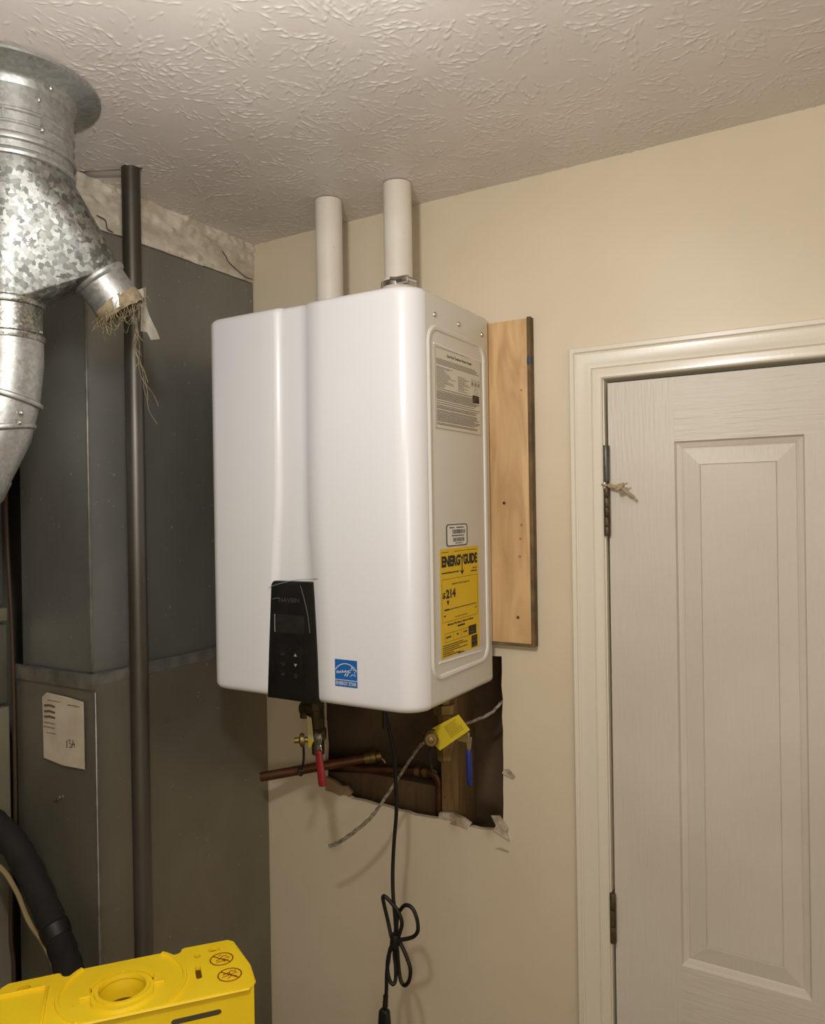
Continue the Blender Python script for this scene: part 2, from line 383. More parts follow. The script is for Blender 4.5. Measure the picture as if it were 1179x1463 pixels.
# ceiling: slap-brush plaster relief modelled as a height field over the part in view
def ceiling():
    gx0, gx1, gy0, gy1, st = -1.344, 0.06, -1.06, 0.0, 0.0018
    nx = int((gx1-gx0)/st)+1; ny = int((gy1-gy0)/st)+1
    xs = np.linspace(gx0, gx1, nx); ys = np.linspace(gy0, gy1, ny); dx = xs[1]-xs[0]; dy = ys[1]-ys[0]
    Hm = np.zeros((ny, nx)); rg = np.random.RandomState(11)
    cent = []
    sp = 0.155
    for i in range(-1, int((gx1-gx0)/sp)+2):
        for j in range(-1, int((gy1-gy0)/sp)+2):
            cent.append((gx0+(i+0.5*(j % 2))*sp+rg.uniform(-.05, .05), gy0+j*sp+rg.uniform(-.05, .05)))
    PX, PY, PH, PW = [], [], [], []
    for cx, cy in cent:
        a_off = rg.uniform(0, 6.28)
        for k in range(58):
            a = rg.uniform(0, 2*PI); r0_ = rg.uniform(0.012, 0.085); L = rg.uniform(0.015, 0.07)
            curv = rg.uniform(-9, 9); h = rg.uniform(0.0006, 0.0021); w = rg.uniform(0.0010, 0.0017)
            x = cx+r0_*math.cos(a); y = cy+r0_*math.sin(a); d = a+rg.uniform(-.5, .5)
            n = int(L/0.0012); ph = rg.uniform(0, 6)
            for q in range(n):
                d += curv*0.0012+rg.normal()*0.10
                x += math.cos(d)*0.0012; y += math.sin(d)*0.0012
                PX.append(x); PY.append(y); PW.append(w)
                PH.append(h*(0.55+0.45*math.sin(q*0.35+ph))*min(1, q/4, (n-q)/4))
    PX, PY, PH, PW = map(np.array, (PX, PY, PH, PW))
    ix = np.round((PX-gx0)/dx).astype(int); iy = np.round((PY-gy0)/dy).astype(int)
    for oy in range(-2, 3):
        for ox in range(-2, 3):
            jx, jy = ix+ox, iy+oy
            ok = (jx >= 0) & (jx < nx) & (jy >= 0) & (jy < ny)
            d2 = (gx0+jx[ok]*dx-PX[ok])**2+(gy0+jy[ok]*dy-PY[ok])**2
            np.maximum.at(Hm, (jy[ok], jx[ok]), PH[ok]*np.exp(-d2/(PW[ok]**2)))
    # edges stay flat
    X, Y = np.meshgrid(xs, ys)
    Z = H-Hm
    V = np.stack([X, Y, Z], -1).reshape(-1, 3)
    idx = np.arange(nx*ny).reshape(ny, nx)
    Q = np.stack([idx[:-1, :-1], idx[1:, :-1], idx[1:, 1:], idx[:-1, 1:]], -1).reshape(-1, 4)
    # a broken gap in the plaster round the iron pipe (triangle)
    cxq = X[:-1, :-1].reshape(-1); cyq = Y[:-1, :-1].reshape(-1)
    P1, P2, P3 = (-1.3445, -0.512), (-1.222, -0.452), (-1.262, -0.425)
    def side(a, b): return (b[0]-a[0])*(cyq-a[1])-(b[1]-a[1])*(cxq-a[0])
    P4 = (-1.3445, -0.475)
    ins = (side(P1, P2) > 0) & (side(P2, P3) > 0) & (side(P3, P4) > 0)
    Q = Q[~ins]
    base = len(V)
    E_ = [(XL, gy0), (XL, YF), (XR, YF), (XR, 0.0), (gx1, 0.0), (gx1, gy0), (gx0, gy0), (gx0, 0), (XL, 0)]
    V = np.vstack([V, np.array([(x, y, H) for x, y in E_]+[(XR, gy0, H)]+[(-1.36, -.53, H+.006), (-1.2, -.53, H+.006), (-1.2, -.40, H+.006), (-1.36, -.40, H+.006)])])
    b = base
    Q = np.vstack([Q, [(b+0, b+9, b+2, b+1), (b+5, b+4, b+3, b+9), (b+0, b+8, b+7, b+6), (b+10, b+13, b+12, b+11)]])
    me = bpy.data.meshes.new('ceiling')
    me.vertices.add(len(V)); me.vertices.foreach_set('co', V.astype(np.float32).ravel())
    me.loops.add(Q.size); me.loops.foreach_set('vertex_index', Q.astype(np.int32).ravel())
    me.polygons.add(len(Q)); me.polygons.foreach_set('loop_start', np.arange(0, Q.size, 4, dtype=np.int32))
    me.polygons.foreach_set('use_smooth', np.ones(len(Q), dtype=bool))
    me.update(calc_edges=True); me.validate()
    me.materials.append(M['ceiling'])
    o = bpy.data.objects.new('ceiling', me); COL.objects.link(o); o['kind'] = 'structure'
ceiling()

# left, right and front walls; the rough plaster soffit over the sheet metal
bm = B(); box(bm, XL-0.05, XL, YF, 0.0, 0.0, H); fin('wall_left', bm, 'dark_wall', kind='structure', smooth=False)
bm = B(); box(bm, XR, XR+0.05, YF, 0.0, 0.0, H); fin('wall_right', bm, 'wall', kind='structure', smooth=False)
bm = B(); box(bm, XL, XR, YF-0.05, YF, 0.0, H); fin('wall_front', bm, 'wall', kind='structure', smooth=False)
def soffit():
    bm = B(); n = 90; rows = 18; rg = random.Random(5)
    from mathutils import noise
    grid = []
    for j in range(rows+1):
        row = []
        for i in range(n+1):
            y = -0.51+0.508*i/n; t = j/rows
            zb = 2.349-0.003*t+0.006*noise.noise((y*14, 0, 3))*(1 if i < 60 else 0.3)
            z = zb+(2.4455-zb)*t
            rough = 0.010*max(0, noise.noise((y*20, z*50, 1)))+0.006*noise.noise((y*55, z*110, 2))
            rough *= (1.0 if t > 0.45 else 0.35)
            x = -1.344+rough+(0.004 if t > 0.8 else 0)
            row.append(bm.verts.new((x, y, z)))
        grid.append(row)
    for j in range(rows):
        for i in range(n): bm.faces.new((grid[j][i], grid[j][i+1], grid[j+1][i+1], grid[j+1][i]))
    back = [[bm.verts.new((XL, g[i].co.y, g[i].co.z)) for i in (0, n)] for g in (grid[0], grid[-1])]
    bm.faces.new([grid[0][i] for i in range(n+1)][::-1]+[back[0][0], back[0][1]])
    bm.faces.new([g[0] for g in grid]+[back[1][0], back[0][0]])
    o = fin('trim_1', bm, 'soffit', kind='structure', angle=60)
    b = B()
    for pts in ([(-1.338, -.468, 2.372), (-1.333, -.452, 2.366), (-1.336, -.445, 2.352), (-1.338, -.43, 2.349)],
                [(-1.34, -.113, 2.398), (-1.334, -.108, 2.386), (-1.337, -.095, 2.376), (-1.339, -.04, 2.357), (-1.339, -.012, 2.356)]):
        tube(b, smooth_path(pts, 5), 0.0011, 5)
    fin('bent_wire', b, 'brown_wire', parent=o)
soffit()

# door casing: profile swept round the opening with mitred corners
def casing():
    prof = [(0.0, 0.0), (0.0, 0.017), (0.002, 0.019), (0.009, 0.019), (0.011, 0.0155), (0.0125, 0.0145), (0.0145, 0.0168), (0.024, 0.0155),
            (0.034, 0.0115), (0.041, 0.0098), (0.0428, 0.0070), (0.0445, 0.0098), (0.052, 0.0105), (0.060, 0.0095), (0.0625, 0.007), (0.0625, 0.0)]
    ox0, ox1, oz = -0.513, 0.443, 2.081
    bm = B()
    def ring(fn): return [bm.verts.new(fn(u, h)) for u, h in prof]
    R = [ring(lambda u, h: (ox0+u, -h, 0.001)), ring(lambda u, h: (ox0+u, -h, oz-u)), ring(lambda u, h: (ox1-u, -h, oz-u)), ring(lambda u, h: (ox1-u, -h, 0.001))]
    for a, c in zip(R[:-1], R[1:]):
        for k in range(len(prof)-1): bm.faces.new((a[k], a[k+1], c[k+1], c[k]))
    fin('trim_2', bm, 'trim', kind='structure', angle=25)
    bm = B()
    for x0, x1 in ((-0.4615, -0.4485), (0.3785, 0.3915)): box(bm, x0, x1, -0.001, 0.11, 0.001, 2.029, 0.001)
    box(bm, -0.4485, 0.3785, -0.001, 0.11, 2.0175, 2.0295, 0.001)
    box(bm, -0.4485, -0.436, 0.045, 0.075, 0.001, 2.017); box(bm, -0.436, 0.366, 0.045, 0.075, 2.0045, 2.017)
    box(bm, 0.366, 0.3785, 0.045, 0.075, 0.001, 2.017)
    fin('trim_3', bm, 'trim', kind='structure', angle=25)
casing()

# door: moulded skin with raised panels
def door():
    X0, X1, Z0, Z1, Y = -0.4425, 0.3725, 0.008, 2.0095, 0.003
    bm = B(); xs = [X0, -0.318, -0.100, 0.030, 0.248, X1]; zs = [Z0, 0.21, 0.72, 0.907, 1.889, Z1]
    def q(pts, mi):
        f = bm.faces.new([bm.verts.new(p) for p in pts]); f.material_index = mi
    for i in range(5):
        for j in range(5):
            a, b, c, d = xs[i], xs[i+1], zs[j], zs[j+1]
            if i in (1, 3) and j in (1, 3):
                rings = [(0, 0), (0.003, 0.006), (0.0105, 0.0085), (0.013, 0.0100), (0.0145, 0.0085), (0.0440, 0.0035), (0.0450, 0.0050), (0.0462, 0.0035)]
                vs = []
                for o, dp in rings:
                    vs.append([bm.verts.new(p) for p in ((a+o, Y+dp, c+o), (b-o, Y+dp, c+o), (b-o, Y+dp, d-o), (a+o, Y+dp, d-o))])
                for r1, r2 in zip(vs[:-1], vs[1:]):
                    for k in range(4): bm.faces.new((r1[k], r1[(k+1) % 4], r2[(k+1) % 4], r2[k]))
                bm.faces.new(vs[-1])
            else:
                q(((a, Y, c), (b, Y, c), (b, Y, d), (a, Y, d)), 1 if (i in (1, 2, 3) and j in (0, 2, 4)) else 0)
    for p in (((X0, Y, Z0), (X0, Y, Z1), (X0, Y+.035, Z1), (X0, Y+.035, Z0)), ((X1, Y, Z0), (X1, Y, Z1), (X1, Y+.035, Z1), (X1, Y+.035, Z0)),
              ((X0, Y, Z1), (X1, Y, Z1), (X1, Y+.035, Z1), (X0, Y+.035, Z1)), ((X0, Y, Z0), (X1, Y, Z0), (X1, Y+.035, Z0), (X0, Y+.035, Z0)),
              ((X0, Y+.035, Z0), (X1, Y+.035, Z0), (X1, Y+.035, Z1), (X0, Y+.035, Z1))): q(p, 0)
    bmesh.ops.remove_doubles(bm, verts=bm.verts, dist=1e-5)
    d = fin('door_1', bm, ['door', 'door_rail'], kind='structure', smooth=False)
    def hinge(z0, z1, parts, m, lab):
        b = B()
        step = (z1-z0)/parts
        for k in range(parts):
            lathe(b, [(0.0, 0), (0.0058, 0.0004), (0.0062, 0.0012), (0.0062, step-0.0016), (0.0056, step-0.0006), (0, step-0.0002)], (-0.4450, -0.0045, z0+k*step), seg=14)
        box(b, -0.4478, -0.4440, -0.0036, 0.020, z0+.001, z1-.001)
        o = fin('hinge', b, m, parent=d); o['label'] = lab
    hinge(1.712, 1.806, 5, 'hinge', 'grimy brown hinge knuckles')
    hinge(1.818, 1.889, 1, 'hinge_grey', 'bare grey upper hinge barrel')
    hinge(0.919, 1.016, 3, 'hinge', 'dark grimy lower hinge')
door()

# twine tied round the upper hinge
t = thing('tied_twine', (-0.445, -0.012, 1.806), 'scrap of greyish twine knotted round the top door hinge', 'twine')
bm = B()
tube(bm, [(-0.445+0.0085*math.cos(a), -0.0045+0.0085*math.sin(a)-0.0005, 1.811+0.0015*math.sin(a*2)) for a in [2*PI*k/20 for k in range(20)]], 0.0022, 7, closed=True)
tube(bm, smooth_path([(-0.440, -0.013, 1.811), (-0.428, -0.019, 1.809), (-0.414, -0.024, 1.806)], 5), 0.0024, 7)
tube(bm, smooth_path([(-0.438, -0.014, 1.808), (-0.426, -0.021, 1.806), (-0.412, -0.025, 1.803)], 5), 0.0022, 7)
fin('loop', bm, 'twine', parent=t)
bm = B()
lathe(bm, [(0, -.007), (.0045, -.006), (.007, -.002), (.007, .002), (.0048, .006), (0, .007)], (-0.412, -0.025, 1.806), (1, -.2, -.2), 10)
tube(bm, [(-0.413+0.0065*math.cos(a), -0.025+0.006*math.sin(a), 1.806+0.0055*math.sin(a+1)) for a in [2*PI*k/14 for k in range(14)]], 0.0028, 6, closed=True)
fin('knot', bm, 'twine', parent=t)
bm = B(); tube(bm, smooth_path([(-0.408, -0.026, 1.804), (-0.402, -0.025, 1.797), (-0.393, -0.021, 1.790), (-0.388, -0.018, 1.785)], 5), [0.0032]*15+[0.002], 7)
tube(bm, smooth_path([(-0.409, -0.026, 1.808), (-0.402, -0.024, 1.812), (-0.399, -0.023, 1.813)], 3), 0.0018, 6)
fin('loose_end', bm, 'twine', parent=t)

# ------------------------------------------------------------------ wooden board on the wall
t = thing('mounting_board', (-0.745, -0.01, 1.490), 'rough pine board on the wall behind the right side of the white heater', 'board')
bm = B(); box(bm, -0.90, -0.600, -0.0195, -0.0005, 1.492, 2.154, 0.0012); fin('plank', bm, 'board', parent=t)
bm = B(); box(bm, -0.5999, -0.5925, -0.0192, -0.0005, 1.490, 2.157, 0.0008); box(bm, -0.90, -0.5926, -0.0190, -0.0005, 1.4855, 1.4919, 0.0008)
o = fin('edge', bm, 'board_edge', parent=t); o['label'] = 'darker rough sawn edge'
bm = B(); box(bm, -0.6025, -0.5918, -0.0200, -0.006, 2.058, 2.079, 0.004); o = fin('paint_mark', bm, 'blue_paint', parent=t); o['label'] = 'dark blue paint smudge'
for x, z in ((-0.628, 1.545), (-0.655, 1.78)):
    bm = B(); lathe(bm, [(0, .0), (.003, .0002), (.0034, .0008), (0, .0014)], (x, -0.0195, z), (0, -1, 0), 10); fin('nail', bm, 'hinge', parent=t)

# ------------------------------------------------------------------ water heater
HT = thing('water_heater', (-0.93, -0.18, 1.41), 'white wall-hung tankless water heater with a black control panel', 'water heater')
ZB, ZT, XA, XB, YFR, YS, YBK = 1.408, 2.166, -1.179, -0.682, -0.335, -0.291, -0.0205
def interp(z, tab):
    tab = sorted(tab); zz = [a for a, _ in tab]; vv = [b for _, b in tab]
    return float(np.interp(z, zz, vv))
def smooth_tab(tab):
    P = sorted(tab); zs = np.linspace(P[0][0], P[-1][0], 160); v = np.interp(zs, [p[0] for p in P], [p[1] for p in P])
    k = np.ones(15)/15; vp = np.concatenate([np.full(7, v[0]), v, np.full(7, v[-1])]); v = np.convolve(vp, k, 'valid')
    return list(zip(zs, v))
LO = smooth_tab([(2.17, -.997), (1.84, -1.000), (1.76, -1.003), (1.70, -1.010), (1.63, -1.014), (1.51, -1.022), (1.39, -1.029)])
RO = smooth_tab([(2.17, -.913), (1.84, -.917), (1.76, -.917), (1.70, -.913), (1.63, -.907), (1.51, -.901), (1.39, -.898)])
def heater_cover():
    bm = B(); rr = 0.013; rows = []
    for k in range(6):
        a = PI/2*k/5; rows.append((ZB+rr*(1-math.cos(PI/2-a)) if False else ZB+rr*(1-math.sin(PI/2*(1-0))*math.cos(PI/2*(1-k/5))) if False else ZB+rr*(1-math.cos(a)) , rr*(1-math.sin(a))))
    for z in np.linspace(ZB+rr+0.01, ZT-rr-0.01, 64): rows.append((float(z), 0.0))
    for k in range(5, -1, -1):
        a = PI/2*k/5; rows.append((ZT-rr*(1-math.cos(a)), rr*(1-math.sin(a))))
    rl, rrt, dep = 0.030, 0.044, 0.0085
    prev = None; first = None; cx = (XA+XB)/2
    for z, ins in rows:
        lo = interp(z, LO); ro = interp(z, RO); pts = [(XA, YS), (XA, YFR+rl)]
        for k in range(1, 9):
            a = PI/2*k/8; pts.append((XA+rl-rl*math.cos(a), YFR+rl-rl*math.sin(a)))
        for f in np.linspace(0, 1, 5)[1:-1]: pts.append((XA+rl+(lo-XA-rl)*f, YFR))
        for s in (0, .15, .35, .5, .65, .85, 1.0):
            w = 0.5-0.5*math.cos(PI*s); pts.append((lo+0.018*s, YFR+dep*w))
        for f in np.linspace(0, 1, 4)[1:-1]: pts.append((lo+.018+(ro-.0045-lo-.018)*f, YFR+dep))
        for s in (0, .25, .5, .75, 1.0):
            w = 0.5-0.5*math.cos(PI*s); pts.append((ro-.0045+.0045*s, YFR+dep*(1-w)))
        for f in np.linspace(0, 1, 6)[1:-1]: pts.append((ro+(XB-rrt-ro)*f, YFR))
        for k in range(0, 11):
            a = PI/2*k/10; pts.append((XB-rrt+rrt*math.sin(a), YFR+rrt-rrt*math.cos(a)))
        pts.append((XB, YS))
        kx = 1-ins/((XB-XA)/2); ky = 1-ins/(YBK-YFR)
        ring = [bm.verts.new((cx+(x-cx)*kx, YBK+(y-YBK)*ky if y < YS-1e-6 else y, z)) for x, y in pts]
        if prev:
            for k in range(len(ring)-1): bm.faces.new((prev[k], prev[k+1], ring[k+1], ring[k]))
        else: first = ring
        prev = ring
    bm.faces.new(first); bm.faces.new(prev)
    return fin('front_cover', bm, 'heater', parent=HT, angle=50)
heater_cover()
bm = B(); t_ = bmesh.new(); bmesh.ops.create_cube(t_, size=1.0)
bmesh.ops.scale(t_, vec=(XB-XA-0.001, YBK-(YS+0.0012), ZT-ZB-0.0015), verts=t_.verts)
ed = [e for e in t_.edges if abs(e.verts[0].co.y-e.verts[1].co.y) > 1e-5 or e.verts[0].co.y > 0]
bmesh.ops.bevel(t_, geom=ed, offset=0.012, segments=5, profile=0.5, affect='EDGES')
bmesh.ops.translate(t_, vec=((XA+XB)/2, (YBK+YS+0.0012)/2, (ZB+ZT)/2), verts=t_.verts); merge(bm, t_)
case = fin('case', bm, 'heater_side', parent=HT, angle=50)
# pressed ridge, louvre edges and screws on the right side of the case
XS = XB-0.0005
bm = B()
path = [Vector((XS-0.0026, y, z)) for y, z in rrect(-0.282, -0.052, 1.462, 2.100, 0.030, 6)]
tube(bm, path, 0.0064, 8, closed=True)
fin('pressed_ridge', bm, 'heater_side', parent=case)
for (y0, z0), (y1, z1) in (((-0.262, 2.071), (-0.066, 2.066)), ((-0.260, 1.489), (-0.083, 1.483))):
    bm = B(); tube(bm, [(XS-0.0004, y0, z0), (XS-0.0004, y1, z1)], 0.0022, 6); fin('louvre_edge', bm, 'heater', parent=case)
for y, z in ((-0.254, 2.124), (-0.159, 2.125), (-0.056, 2.124)):
    bm = B(); lathe(bm, [(0.0055, 0), (0.005, 0.0014), (0.003, 0.0022), (0, 0.0024)], (XS, y, z), (1, 0, 0), 14); fin('screw', bm, 'steel', parent=case)

# control panel
def panel():
    bm = B(); n = 14; zt, zb = 1.636, 1.4065; left, right = [], []
    for k in range(n+1):
        z = zb+(zt-0.012-zb)*k/n
        left.append((interp(z, LO)+0.003, z)); right.append((interp(z, RO)-0.001, z))
    def arc(cx, cz, a0, a1): return [(cx+0.012*math.cos(a0+(a1-a0)*i/5), cz+0.012*math.sin(a0+(a1-a0)*i/5)) for i in range(1, 6)]
    poly = right + arc(right[-1][0]-0.012, zt-0.012, 0, PI/2) + arc(left[-1][0]+0.012, zt-0.012, PI/2, PI) + left[::-1][1:]
    mt = frame_m((0, YFR+0.0095, 0), Vector((1, 0, 0)), Vector((0, 0, 1)), Vector((0, -1, 0)))
    prism(bm, poly, 0.0113, mt, 0.002)
    p = fin('control_panel', bm, 'black_panel', parent=HT); p['label'] = 'glossy black control panel'
    f = frame_m((0, YFR-0.0020, 0), Vector((1, 0, 0)), Vector((0, 0, 1)), Vector((0, -1, 0)))
    bm = B(); prism(bm, rrect(-1.001, -0.929, 1.536, 1.571, 0.003), 0.0009, f, 0.0003); fin('display', bm, 'screen', parent=p)
    bm = B(); box(bm, -1.0025, -1.0012, YFR-0.0034, YFR-0.0018, 1.5365, 1.571); fin('display_edge', bm, 'pale_print', parent=p)
    bm = B(); prism(bm, rrect(-1.001, -0.934, 1.440, 1.512, 0.004), 0.0007, f, 0.0003); fin('keypad', bm, 'black_panel', parent=p)
    for i, x in enumerate((-0.983, -0.9515)):
        for j, z in enumerate((1.495, 1.4755, 1.456)):
            bm = B(); prism(bm, rrect(x-.009, x+.009, z-.007, z+.007, .003), 0.0013, f, 0.0004); bt = fin('button', bm, 'black_panel', parent=p)
    fk = frame_m((0, YFR-0.0034, 0), Vector((1, 0, 0)), Vector((0, 0, 1)), Vector((0, -1, 0)))
    bm = B(); g = B()
    tri(bm, [(-.9555, 1.4925), (-.9475, 1.4925), (-.9515, 1.4985)], fk); tri(bm, [(-.9555, 1.4785), (-.9515, 1.4725), (-.9475, 1.4785)], fk)
    stroke(g, [(-.9515+.0034*math.cos(a), 1.456+.0034*math.sin(a)) for a in np.linspace(0, 6.28, 13)], .0009, fk)
    stroke(g, [(-.9875, 1.497), (-.9785, 1.493)], .0009, fk); stroke(g, [(-.9875, 1.493), (-.9785, 1.497)], .0009, fk)
    stroke(g, [(-.987, 1.4755), (-.984, 1.478), (-.980, 1.476), (-.983, 1.473), (-.979, 1.474)], .0009, fk)
    stroke(g, [(-.987, 1.4585), (-.979, 1.4535)], .0009, fk); stroke(g, [(-.987, 1.4535), (-.979, 1.4585)], .0009, fk); stroke(g, [(-.987, 1.456), (-.979, 1.456)], .0009, fk)
    fin('arrow_marks', bm, 'pale_print', parent=p); fin('key_marks', g, 'grey_print', parent=p, kind='stuff')
    bm = B(); text(bm, 'NAVIEN', -0.990, -0.941, 1.5955, 1.6035, f, 0.0012, 0.01); fin('lettering', bm, 'grey_print', parent=p)
    # peeling clear film: thin bright edges
    bm = B()
    yq = YFR-0.0030
    tube(bm, smooth_path([(-1.016, yq, 1.6215), (-1.005, yq-.001, 1.6255), (-0.985, yq-.001, 1.6310), (-0.955, yq, 1.6375), (-0.930, yq+.0005, 1.6400), (-0.897, yq+.001, 1.643)], 4), 0.00055, 5)
    tube(bm, smooth_path([(-1.006, yq, 1.600), (-0.998, yq, 1.6018), (-0.99, yq, 1.603)], 4), 0.0004, 5)
    tube(bm, smooth_path([(-0.937, yq, 1.628), (-0.929, yq, 1.605), (-0.921, yq, 1.575), (-0.916, yq, 1.54)], 4), 0.0003, 5)
    o = fin('film_edge', bm, 'pale_print', parent=p); o['label'] = 'thin edge of peeling clear film'
panel()

# efficiency logo on the front
def star_logo():
    f = frame_m((-0.861, YFR-0.0001, 1.4455), Vector((1, 0, 0)), Vector((0, 0, 1)), Vector((0, -1, 0)))
    W, Hh = 0.0500, 0.0500
    bm = B(); prism(bm, [(0, 0), (W, 0), (W, Hh), (0, Hh)], 0.0003, f); p = fin('logo_sticker', bm, 'blue_label', parent=HT); p['label'] = 'square blue energy star sticker'
    bm = B(); z = 0.0006
    arc = [(W*.5+W*.56*math.cos(a), .0155+W*.56*math.sin(a)*0.98) for a in np.linspace(math.radians(26), math.radians(154), 22)]
    arc = [(x, y) for x, y in arc if 0.0004 < x < W-0.0004]
    stroke(bm, arc, .0013, f, z)
    stroke(bm, [(0, .0125), (W, .0125)], .0011, f, z)
    def S(pts, w=.0010): stroke(bm, [(p.x, p.y) for p in smooth_path([(a, b, 0) for a, b in pts], 4)], w, f, z)
    c = (.0395, .0285); star = []
    for k in range(11):
        a = math.radians(96+36*k); r = .0105 if k % 2 == 0 else .0046; star.append((c[0]+r*math.cos(a), c[1]+r*.95*math.sin(a)))
    stroke(bm, star[0:4], .0011, f, z); stroke(bm, star[4:11], .0011, f, z)
    S([(.003, .0245), (.007, .0265), (.0075, .0285), (.005, .028), (.0045, .0255), (.0075, .0245), (.010, .0275), (.0105, .025), (.0125, .0285), (.0135, .0255), (.0155, .0265),
       (.018, .029), (.0165, .030), (.0158, .0275), (.018, .0262), (.0205, .0288), (.0212, .0265), (.023, .0290), (.0255, .030), (.0235, .0305), (.0228, .028), (.0252, .0285), (.0245, .0225), (.0220, .0200),
       (.0235, .0235), (.0285, .0300), (.0275, .0275), (.0295, .0285), (.031, .031), (.0300, .024), (.0270, .0195), (.0285, .0240), (.034, .029)], .0010)
    fin('logo_lines', bm, 'white_label', parent=p)
    bm = B(); text(bm, 'ENERGY STAR', .0022, W-.0022, .0030, .0098, f, z, 0.006); fin('logo_lettering', bm, 'white_label', parent=p)
star_logo()

# labels on the right side: frame with local x = world +y, local y = z, out = +x
def side_frame(y, z, lift=0.0002): return frame_m((XS+lift, y, z), Vector((0, 1, 0)), Vector((0, 0, 1)), Vector((1, 0, 0)))
def rating_plate():
    W, Hh = 0.190, 0.148; f = side_frame(-0.2575, 1.918); rnd = random.Random(2)
    bm = B(); prism(bm, rrect(-.002, W+.002, -.002, Hh+.002, .004), 0.0003, f); p = fin('rating_plate', bm, 'plate', parent=HT); p['label'] = 'printed rating plate of tiny text'
    bm = B(); z = 0.0006
    for a in (((0, 0), (W, 0)), ((0, Hh), (W, Hh)), ((0, 0), (0, Hh)), ((W, 0), (W, Hh))): stroke(bm, a, .0008, f, z)
    y = Hh-.0215
    for k in range(4): words(bm, .004, W-.006-rnd.uniform(0, .02), y, .0013, f, rnd, z, .0009); y -= .0028
    ya = y-.003
    for k in range(15): words(bm, .004, rnd.uniform(.03, .08), ya, .0011, f, rnd, z); ya -= .0026
    yb = y-.011
    for k in range(10): words(bm, .090, rnd.uniform(.108, .145), yb, .0012, f, rnd, z); yb -= .0030
    y = ya-.001
    while y > .004:
        words(bm, .004, W-.004-rnd.uniform(0, .03), y, .0013, f, rnd, z, .0007); y -= rnd.choice((.0024, .0024, .0027, .004))
    for k, x in enumerate((.148, .162, .176)):
        stroke(bm, [(x, .095), (x+.008, .095), (x+.008, .107), (x, .107), (x, .095)], .0009, f, z); tri(bm, [(x+.001, .097), (x+.007, .097), (x+.004, .105)], f, z)
    stroke(bm, [(.168+.007*math.cos(a), .085+.006*math.sin(a)) for a in np.linspace(0, 6.28, 12)], .001, f, z)
    fin('plate_text', bm, 'plate_print', parent=p)
    bm = B(); text(bm, 'Gas-Fired Tankless Water Heater', .045, .150, Hh-.013, Hh-.0075, f, z, 0.012); fin('plate_heading', bm, 'dark_print', parent=p)
    bm = B(); prism(bm, rrect(.152, .182, .062, .077, .002), 0.0005, f); fin('plate_badge', bm, 'dark_print', parent=p)
rating_plate()
def barcode_label():
    W, Hh = 0.088, 0.042; f = side_frame(-0.225, 1.699); rnd = random.Random(4)
    bm = B(); prism(bm, rrect(0, W, 0, Hh, .007), 0.0003, f); p = fin('barcode_sticker', bm, 'label_ring', parent=HT); p['label'] = 'small white barcode sticker with dark rim'
    bm = B(); prism(bm, rrect(.0045, W-.0045, .0022, Hh-.0022, .005), 0.0005, f); fin('sticker_face', bm, 'white_label', parent=p)
    bm = B(); z = .0008
    for (x0, x1, y0, y1) in ((.024, .076, .0235, .0315), (.028, .074, .0085, .0160)):
        x = x0
        while x < x1:
            w = rnd.choice((.0007, .0012, .002)); quad(bm, x, x+w, y0, y1, f, z); x += w+rnd.choice((.0008, .0012, .0018))
    words(bm, .013, .032, .0342, .0022, f, rnd, z); words(bm, .040, .072, .0342, .0022, f, rnd, z); words(bm, .022, .073, .0190, .0020, f, rnd, z); words(bm, .036, .066, .0048, .0016, f, rnd, z)
    fin('barcode', bm, 'dark_print', parent=p)
barcode_label()
